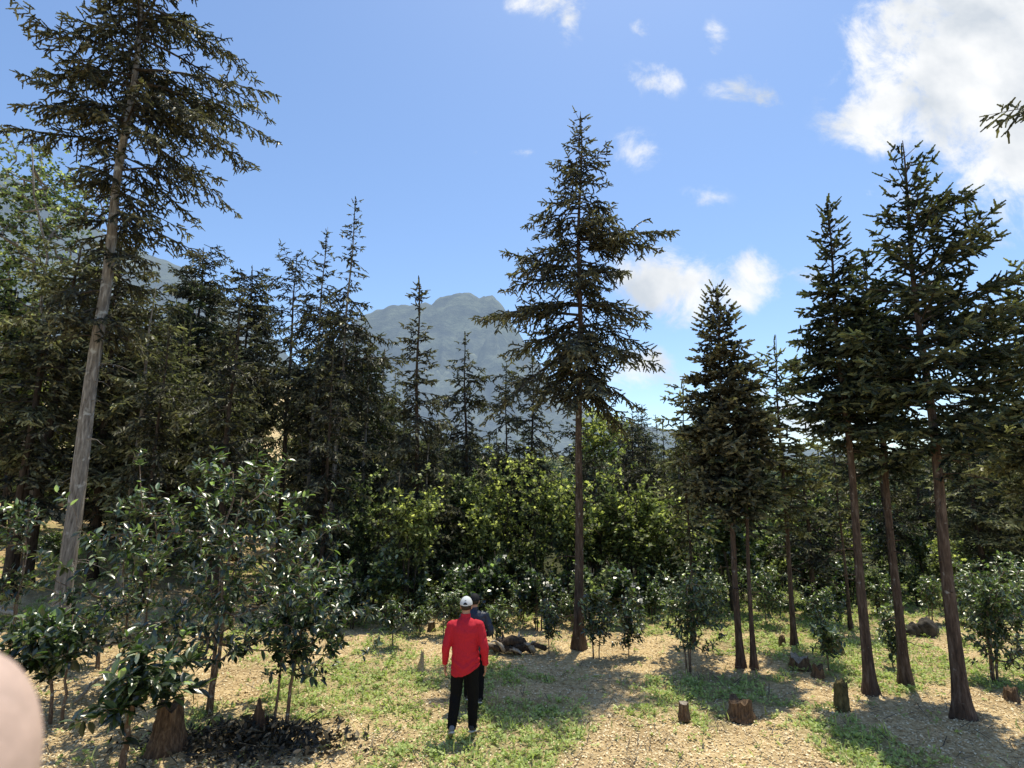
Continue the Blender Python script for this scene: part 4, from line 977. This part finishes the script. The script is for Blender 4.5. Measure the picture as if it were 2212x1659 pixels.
# pile of dead dark leaves and the fallen pieces around the snag
def pile():
    r3 = np.random.default_rng(4); x, y, z = ground(540, 1606); A = Acc(); n = 1900
    X = x+r3.normal(size=n)*.62; Yp = y+r3.normal(size=n)*.26
    hh = .30*np.exp(-((X-x)/.75)**2-((Yp-y)/.32)**2)
    P = np.stack([X, Yp, terrain(X, Yp)+hh*r3.random(n)+.01], -1)-np.array([x, y, z])
    Xa, Ya, Za = frames(norm(r3.normal(size=(n, 3))*np.array([1, 1, .7])), r3.random(n)*6); s = .085*(.5+r3.random(n))
    A.inst(LEAF[0], LEAF[1], P, Xa*s[:, None], Ya*s[:, None], Za*s[:, None], 0, r3.random(n)**1.5)
    for k in range(26):
        s0 = np.array([r3.normal()*.5, r3.normal()*.2, .02+.2*r3.random()]); d = norm(r3.normal(size=(1, 3)))[0]*(.2+.4*r3.random()); d[2] = abs(d[2])*.5
        A.tube([s0, s0+d*.5+r3.normal(size=3)*.03, s0+d], [.009, .007, .004], 4, cap=False)
    tag(obj('dead_leaf_pile', A.mesh('dead_leaf_pile', [M['debris']]), None, (x, y, z)), 'dark pile of dead leaves and twigs around the jagged snag', 'leaf pile', kind='stuff')
pile()

# ------------------------------------------------------------------ people
def flatmat(name, c, rough=.8, spec=.3, nz=.15, sc=40, bump=.1, bd=.004):
    return surf(name, [(.3, tuple(v*(1-nz) for v in c)), (.7, tuple(min(1, v*(1+nz)) for v in c))], (sc, sc, sc), 1, 4, rough, bump, bd, spec)
M['skin'] = flatmat('skin', (.42, .235, .155), .55, .4, .08)
M['skin_pale'] = flatmat('pale_skin', (.64, .46, .37), .45, .4, .16, 260, .5, .0004)
M['hair'] = flatmat('black_hair', (.012, .010, .009), .5, .4, .4, 120, .5)
M['red'] = flatmat('red_knit', (.50, .016, .032), .8, .3, .14, 90, .3, .004)
M['black'] = flatmat('black_cloth', (.008, .008, .009), .9, .12, .2, 60, .2)
M['navy'] = flatmat('navy_cloth', (.012, .018, .04), .45, .5, .3, 12, .6, .02)
M['cap_white'] = flatmat('white_cap', (.62, .64, .65), .8, .3, .06)
M['cap_black'] = flatmat('black_cap', (.01, .01, .012), .8, .3, .2)
M['shoe'] = flatmat('dark_shoe', (.025, .025, .03), .6, .4, .3)
M['shoe_grey'] = flatmat('grey_shoe', (.16, .17, .19), .6, .4, .3)
M['sole'] = flatmat('pale_sole', (.5, .5, .48), .7, .3, .1)

def loft(bm_list, P, rx, ry, sides=20, fwd=(0, 1, 0)):
    """closed elliptical loft through P; rx along local side axis, ry along fwd"""
    P = np.asarray(P, float); n = len(P)
    T = norm(np.gradient(P, axis=0)); Fw = np.array(fwd, float)
    A = norm(np.cross(T, Fw)); B = norm(np.cross(A, T)); a = np.arange(sides)/sides*2*PI
    V = P[:, None]+A[:, None]*(np.asarray(rx)[:, None, None]*np.cos(a)[None, :, None])+B[:, None]*(np.asarray(ry)[:, None, None]*np.sin(a)[None, :, None])
    i = np.arange(n-1)[:, None]*sides; j = np.arange(sides)[None]; k = (j+1) % sides
    Q = np.stack([i+j, i+k, i+sides+k, i+sides+j], -1).reshape(-1, 4)
    V = np.vstack([V.reshape(-1, 3), P[0], P[-1]]); c = n*sides; e = (n-1)*sides
    q = [[(t+2) % sides, (t+1) % sides, t, c] for t in range(0, sides, 2)]+[[e+t, e+t+1, e+(t+2) % sides, c+1] for t in range(0, sides, 2)]
    bm_list.append((V, np.vstack([Q, q])))
def ball(L, c, r, sides=18, n=12):
    c = np.asarray(c, float); r = np.asarray(r, float)*np.ones(3)
    t = np.linspace(0.03, PI-.03, n); P = c+np.stack([0*t, 0*t, -np.cos(t)*r[2]], -1)
    loft(L, P, np.sin(t)*r[0], np.sin(t)*r[1], sides)
def fused(name, L, mat, parent, voxel=.009, smooth=6, post=None):
    A = Acc()
    for V, Q in L: A.add(V, Q)
    me = A.mesh(name, [])
    o = bpy.data.objects.new(name, me); COL.objects.link(o)
    m = o.modifiers.new('r', 'REMESH'); m.mode = 'VOXEL'; m.voxel_size = voxel; m.use_smooth_shade = True
    s = o.modifiers.new('s', 'SMOOTH'); s.iterations = smooth; s.factor = .5
    dg = bpy.context.evaluated_depsgraph_get(); me2 = bpy.data.meshes.new_from_object(o.evaluated_get(dg))
    bpy.data.objects.remove(o); me2.name = name
    if post is not None:
        n = len(me2.vertices); c = np.empty(n*3); me2.vertices.foreach_get('co', c); c = c.reshape(-1, 3); nn = np.empty(n*3); me2.vertices.foreach_get('normal', nn)
        c = post(c, nn.reshape(-1, 3)); me2.vertices.foreach_set('co', c.ravel()); me2.update()
    me2.materials.clear(); me2.materials.append(M[mat])
    for p in me2.polygons: p.use_smooth = True
    return obj(name, me2, parent)
def interp(pts, rad, n):
    pts = np.asarray(pts, float); rad = np.asarray(rad, float); d = np.concatenate([[0], np.cumsum(np.linalg.norm(np.diff(pts, axis=0), axis=1))])
    u = np.linspace(0, d[-1], n); return np.stack([np.interp(u, d, pts[:, q]) for q in range(3)], -1), np.interp(u, d, rad)
def hand(L, wrist, dirv, side, curl=.5):
    w = np.array(wrist, float); d = norm(np.array([dirv], float))[0]
    fw = np.array([0, 1., 0]); fw = norm((fw-d*np.dot(fw, d))[None])[0]           # thumb side faces forward
    pn = np.cross(d, fw)*side                                                        # palm normal (towards body)
    P, _ = interp([w-d*.01, w+d*.05, w+d*.095], [1, 1, 1], 6)
    loft(L, P, [.017, .017, .018, .017, .016, .012], [.026, .034, .042, .043, .042, .036], 14, tuple(fw))
    for i, (o, ln) in enumerate([(.032, .068), (.011, .078), (-.011, .073), (-.031, .056)]):
        b = w+d*.088+fw*o; c1 = b+d*ln*.45+pn*-.004; c2 = c1+(d*math.cos(curl)+(-pn)*math.sin(curl))*ln*.32; c3 = c2+(d*math.cos(curl*1.8)+(-pn)*math.sin(curl*1.8))*ln*.26
        PP, rr = interp([b-d*.02, c1, c2, c3], [.0095, .0088, .008, .0062], 10); loft(L, PP, rr, rr, 10, tuple(pn+fw*.1))
    t0 = w+d*.03+fw*.028; t1 = t0+fw*.026+d*.024-pn*.008; t2 = t1+d*.03+fw*.008-pn*.008
    PP, rr = interp([t0-fw*.01, t1, t2], [.013, .0105, .008], 8); loft(L, PP, rr, rr, 10, tuple(pn+fw*.1))
def limb(L, pts, rad, n=24, fwd=(0, 1, 0), ax=1.0):
    P, r = interp(pts, rad, n)
    k = np.array([.25, .5, .25])
    for q in range(3):
        c = P[:, q].copy(); P[1:-1, q] = (c[:-2]+2*c[1:-1]+c[2:])/4
    loft(L, P, r*ax, r, 16, fwd)

def person(label, loc, rz, pose, top, trousers, cap_mat, shoes, height=1.75, hem=.77, tuck=0.0):
    root = thing('person', loc, label, 'person', rz=rz); root.scale = (height/1.75,)*3
    hy = pose.get('head_y', .02)
    # ---- body (one continuous surface)
    L = []
    loft(L, [(0, 0, .80), (0, 0, .92), (0, 0, 1.05), (0, .0, 1.2), (0, -.01, 1.35), (0, -.01, 1.42), (0, 0, 1.48), (0, .005, 1.53)], [.13, .155, .14, .15, .175, .16, .075, .055], [.09, .105, .095, .1, .105, .085, .062, .056], 24)
    loft(L, [(0, .0, 1.46), (0, .01, 1.52), (0, .02, 1.60)], [.060, .056, .055], [.062, .06, .06], 18)
    ball(L, (0, .015+hy, 1.655), (.073, .090, .108)); ball(L, (0, .055+hy, 1.60), (.052, .05, .055))     # skull, jaw
    ball(L, (0, .108+hy, 1.625), (.013, .02, .024), 10, 8)                                                   # nose
    ball(L, (0, .093+hy, 1.585), (.024, .012, .008), 10, 8)                                                  # lips
    for s in (-1, 1):
        ball(L, (s*.076, .005+hy, 1.635), (.012, .018, .032), 12, 8)                                         # ears
        ball(L, (s*.03, .094+hy, 1.652), (.014, .010, .009), 10, 8)
        hip, kn, an, toe = [np.array(v, float) for v in pose['leg'][s]]
        limb(L, [hip, kn, an], [.082, .056, .040]); limb(L, [an+np.array([0, -.01, 0]), an+(toe-an)*.5+np.array([0, 0, .0]), toe], [.04, .04, .028], 10, (0, 0, 1))
        sh, el, wr = [np.array(v, float) for v in pose['arm'][s]]
        limb(L, [sh+np.array([-s*.05, 0, .0]), sh, el, wr], [.05, .052, .041, .027])
        hand(L, wr, pose.get('hand', {}).get(s, wr-el), s, .55)
    fused('body', L, 'skin', root, .0065, 2)
    # ---- top
    L = []
    h0 = hem
    loft(L, [(0, -.005, h0), (0, -.005, h0+.03), (0, 0, .92), (0, 0, 1.05), (0, 0, 1.2), (0, -.01, 1.33), (0, -.01, 1.41), (0, 0, 1.465), (0, .005, 1.50)], [.196, .203, .202, .188, .190, .204, .198, .115, .072], [.142, .150, .148, .134, .132, .134, .112, .085, .072], 28)
    loft(L, [(0, 0, 1.46), (0, .008, 1.50), (0, .014, 1.555)], [.078, .071, .069], [.078, .073, .071], 18)
    for s in (-1, 1):
        sh, el, wr = [np.array(v, float) for v in pose['arm'][s]]
        limb(L, [sh+np.array([-s*.08, 0, .015]), sh+np.array([0, 0, .0]), el, wr+(el-wr)*.05], [.062, .072, .060, .044], 30)
    def fold(c, n):
        t = c[:, 2]
        w = .5+.8*np.exp(-((t-.93)/.12)**2)+.7*np.exp(-((np.abs(c[:, 0])-.24)/.05)**2)*np.exp(-((t-1.14)/.1)**2)
        f = w*(fbm(c[:, 0]*7+c[:, 2]*7, c[:, 2]*15-np.abs(c[:, 0])*12+c[:, 1]*6, 3, 2)-.45)*.036+(vnoise(c[:, 0]*22+c[:, 2]*16, c[:, 2]*9-c[:, 0]*10, 4)-.5)*.007
        f = np.where((np.abs(c[:, 0]) > .215) & (f < -.004), -.004, f)
        c = c+n*f[:, None]
        # curved, slightly skewed hem
        m = sm(1.0, h0, t)*(np.abs(c[:, 0]) < .21)
        c[:, 2] += m*(np.clip((c[:, 0]+.05)/.2, -1, 1)**2*.05+tuck*c[:, 0])
        return c
    sh_o = fused(top[0], L, top[1], root, .009, 4, fold)
    # ---- trousers
    L = []
    loft(L, [(0, 0, .80), (0, 0, .88), (0, 0, .97), (0, 0, 1.0)], [.155, .163, .15, .14], [.105, .112, .102, .095], 24)
    for s in (-1, 1):
        hip, kn, an, toe = [np.array(v, float) for v in pose['leg'][s]]
        limb(L, [hip+np.array([0, 0, 0]), kn, an+np.array([0, -.005, -.012])], [.098, .078, .062], 28)
    def fold2(c, n):
        f = (fbm(c[:, 0]*8+c[:, 2]*3, c[:, 2]*9+c[:, 1]*6, 3, 12)-.45)*.022; return c+n*f[:, None]
    fused('trousers', L, trousers, root, .009, 4, fold2)
    # ---- shoes
    for s in (-1, 1):
        hip, kn, an, toe = [np.array(v, float) for v in pose['leg'][s]]
        d = norm((toe-an)[None])[0]; heel = an-np.array([d[0], d[1], d[2]])*.075+np.array([0, 0, -.035]); tip = toe+d*.05
        L = []; mid = (heel+tip)/2+np.array([0, 0, .012])
        limb(L, [heel+np.array([0, 0, .02]), an+np.array([0, 0, -.015]), mid+np.array([0, 0, .01]), tip], [.036, .05, .046, .032], 14, (0, 0, 1), .92)
        ball(L, an+np.array([0, 0, -.005]), (.048, .055, .045))
        o = fused('shoe', L, shoes[s], root, .008, 3)
        L = []; up = norm(np.cross(np.cross(d, [0, 0, 1.]), d)[None])[0]
        P = np.array([heel, heel+(tip-heel)*.3, heel+(tip-heel)*.65, tip+d*.012]); P = P-up*.030
        PP, rr = interp(P, [.038, .040, .050, .034], 12); loft(L, PP, rr, np.full(12, .014), 16, tuple(up))
        fused('sole', L, 'sole', o, .007, 2)
    # ---- hair
    L = []
    ball(L, (0, -.002+hy, 1.668), (.080, .092, .106)); hr = (lambda c, n: np.stack([c[:, 0], np.where(c[:, 2] < 1.66, np.minimum(c[:, 1], hy+.012), np.minimum(c[:, 1], hy+.06)), np.maximum(c[:, 2], 1.603)], -1)+n*((vnoise(c[:, 0]*90, c[:, 2]*90+c[:, 1]*50, 5)-.5)*.006)[:, None])
    fused('hair', L, 'hair', root, .007, 2, hr)
    # ---- cap
    L = []
    t = np.linspace(0, PI/2*.98, 12)
    loft(L, np.stack([0*t, 0*t+hy+.004, 1.665+np.sin(t)*.112], -1), np.cos(t)*.088+.001, np.cos(t)*.104+.001, 28)
    co_ = fused('cap', L, cap_mat, root, .006, 2)
    # brim, forward
    A = Acc(); nu, nv = 15, 6; V = []
    for lay in (0, .004):
        for i in range(nu):
            a = R(-62+124*i/(nu-1))
            for j in range(nv):
                q = j/(nv-1); x0, y0 = math.sin(a)*.086, math.cos(a)*.100
                V.append([x0*(1+.04*q), hy+y0+q*.075*math.cos(a*.8), 1.675-lay-.012*q-.02*(math.sin(a)**2)])
    Q = []
    for lay in (0, 1):
        b = lay*nu*nv
        for i in range(nu-1):
            for j in range(nv-1):
                q = [b+i*nv+j, b+(i+1)*nv+j, b+(i+1)*nv+j+1, b+i*nv+j+1]; Q.append(q if lay == 0 else q[::-1])
    for i in range(nu-1): Q.append([i*nv+nv-1, (i+1)*nv+nv-1, nu*nv+(i+1)*nv+nv-1, nu*nv+i*nv+nv-1])
    A.add(V, Q); obj('brim', A.mesh('brim', [M[cap_mat]], True), co_)
    # button on top, seams, back opening with strap
    L = []; ball(L, (0, hy+.004, 1.778), (.008, .008, .005), 10, 6); fused('button', L, cap_mat, co_, .003, 1)
    def capsurf(a, z, off):   # point on the cap shell at azimuth a (0 = back), height z
        s_ = math.asin(max(0, min(.999, (z-1.665)/.112))); rx, ry = math.cos(s_)*.088+off, math.cos(s_)*.104+off
        return [math.sin(a)*rx, hy+.004-math.cos(a)*ry, z]
    A = Acc(); V = [capsurf(0, 1.668, .0035)]
    for i in range(17):
        th = PI*i/16; V.append(capsurf(math.cos(th)*.36, 1.668+math.sin(th)*.046, .0035))
    V = np.array(V); tr = [[0, i, i+1] for i in range(1, 17)]
    me = mesh_np('back_opening', V, tris=np.array(tr), mats=[M['hair']]); obj('back_opening', me, co_)
    A = Acc(); V = []
    for i in range(13):
        a = -.38+.76*i/12
        V += [capsurf(a, 1.667, .0065), capsurf(a, 1.682, .0065)]
    A.add(V, [[2*i, 2*i+2, 2*i+3, 2*i+1] for i in range(12)]); obj('strap', A.mesh('strap', [M[cap_mat]], True), co_)
    if cap_mat == 'cap_white':      # small grey arched mark embroidered above the opening
        A = Acc(); V = []
        for i in range(11):
            th = PI*i/10; a = math.cos(th)*.19
            V += [capsurf(a, 1.722+math.sin(th)*.010, .003), capsurf(a*.9, 1.729+math.sin(th)*.012, .003)]
        A.add(V, [[2*i, 2*i+2, 2*i+3, 2*i+1] for i in range(10)]); obj('emblem', A.mesh('emblem', [M['shoe_grey']], True), co_)
    return root
x, y, z = ground(1003, 1588)
pose1 = {'leg': {-1: [(-.09, 0, .90), (-.125, .02, .50), (-.155, -.13, .135), (-.185, -.015, .055)], 1: [(.09, 0, .90), (.105, .05, .49), (.10, .06, .085), (.12, .19, .03)]},
         'arm': {-1: [(-.195, -.01, 1.40), (-.262, -.05, 1.12), (-.285, .02, .875)], 1: [(.195, -.01, 1.40), (.265, -.05, 1.12), (.275, .04, .875)]},
         'hand': {-1: (.02, .12, -1), 1: (-.02, .16, -1)}}
person('person walking away in a red long-sleeved top, black trousers and a white cap', (x, y, z), R(-3), pose1, ('shirt', 'red'), 'black', 'cap_white', {-1: 'shoe_grey', 1: 'shoe'}, 1.80, .775, tuck=.22)
x, y, z = ground(1023, 1521)
pose2 = {'leg': {-1: [(-.09, 0, .90), (-.10, .08, .50), (-.10, .10, .09), (-.10, .22, .03)], 1: [(.09, 0, .90), (.10, -.02, .50), (.10, -.10, .11), (.105, .02, .05)]},
         'arm': {-1: [(-.195, -.01, 1.40), (-.27, -.04, 1.14), (-.16, .16, 1.06)], 1: [(.195, -.01, 1.40), (.285, -.06, 1.15), (.15, .16, 1.06)]},
         'hand': {-1: (.3, 1, .1), 1: (-.3, 1, .1)}}
person('person ahead of the red-shirted walker, wearing a dark navy jacket and black cap', (x, y, z), R(4), pose2, ('jacket', 'navy'), 'black', 'cap_black', {-1: 'shoe', 1: 'shoe'}, 1.64, .80)

# the photographer's finger close to the lens (lower left corner)
def finger():
    D0 = .037; C = np.array([0, 0, HCAM])
    tip = C+ray(-20, 1700)*D0; end = C+ray(-770, 1760)*D0
    t = np.linspace(0, 1, 40); P = (end-tip)*t[:, None]+np.array([0, 0, -.0006])*np.sin(t*PI)[:, None]
    u = np.clip(t*5.0, 0, 1); rr = .0093*np.sqrt(np.clip(1-(1-u)**2, .001, 1))
    vd = norm((tip-C)[None])[0]; L = []
    loft(L, P, rr, rr*.85, 32, tuple(-vd))
    root = thing('finger', tuple(tip), "photographer's pale out-of-focus finger poking into the lower left corner", 'finger')
    fused('fingertip', L, 'skin_pale', root, .0005, 4)
finger()
print('STAT', STAT); print('objects', len(bpy.data.objects), 'tris', sum(len(o.data.polygons) for o in bpy.data.objects if o.type == 'MESH'))
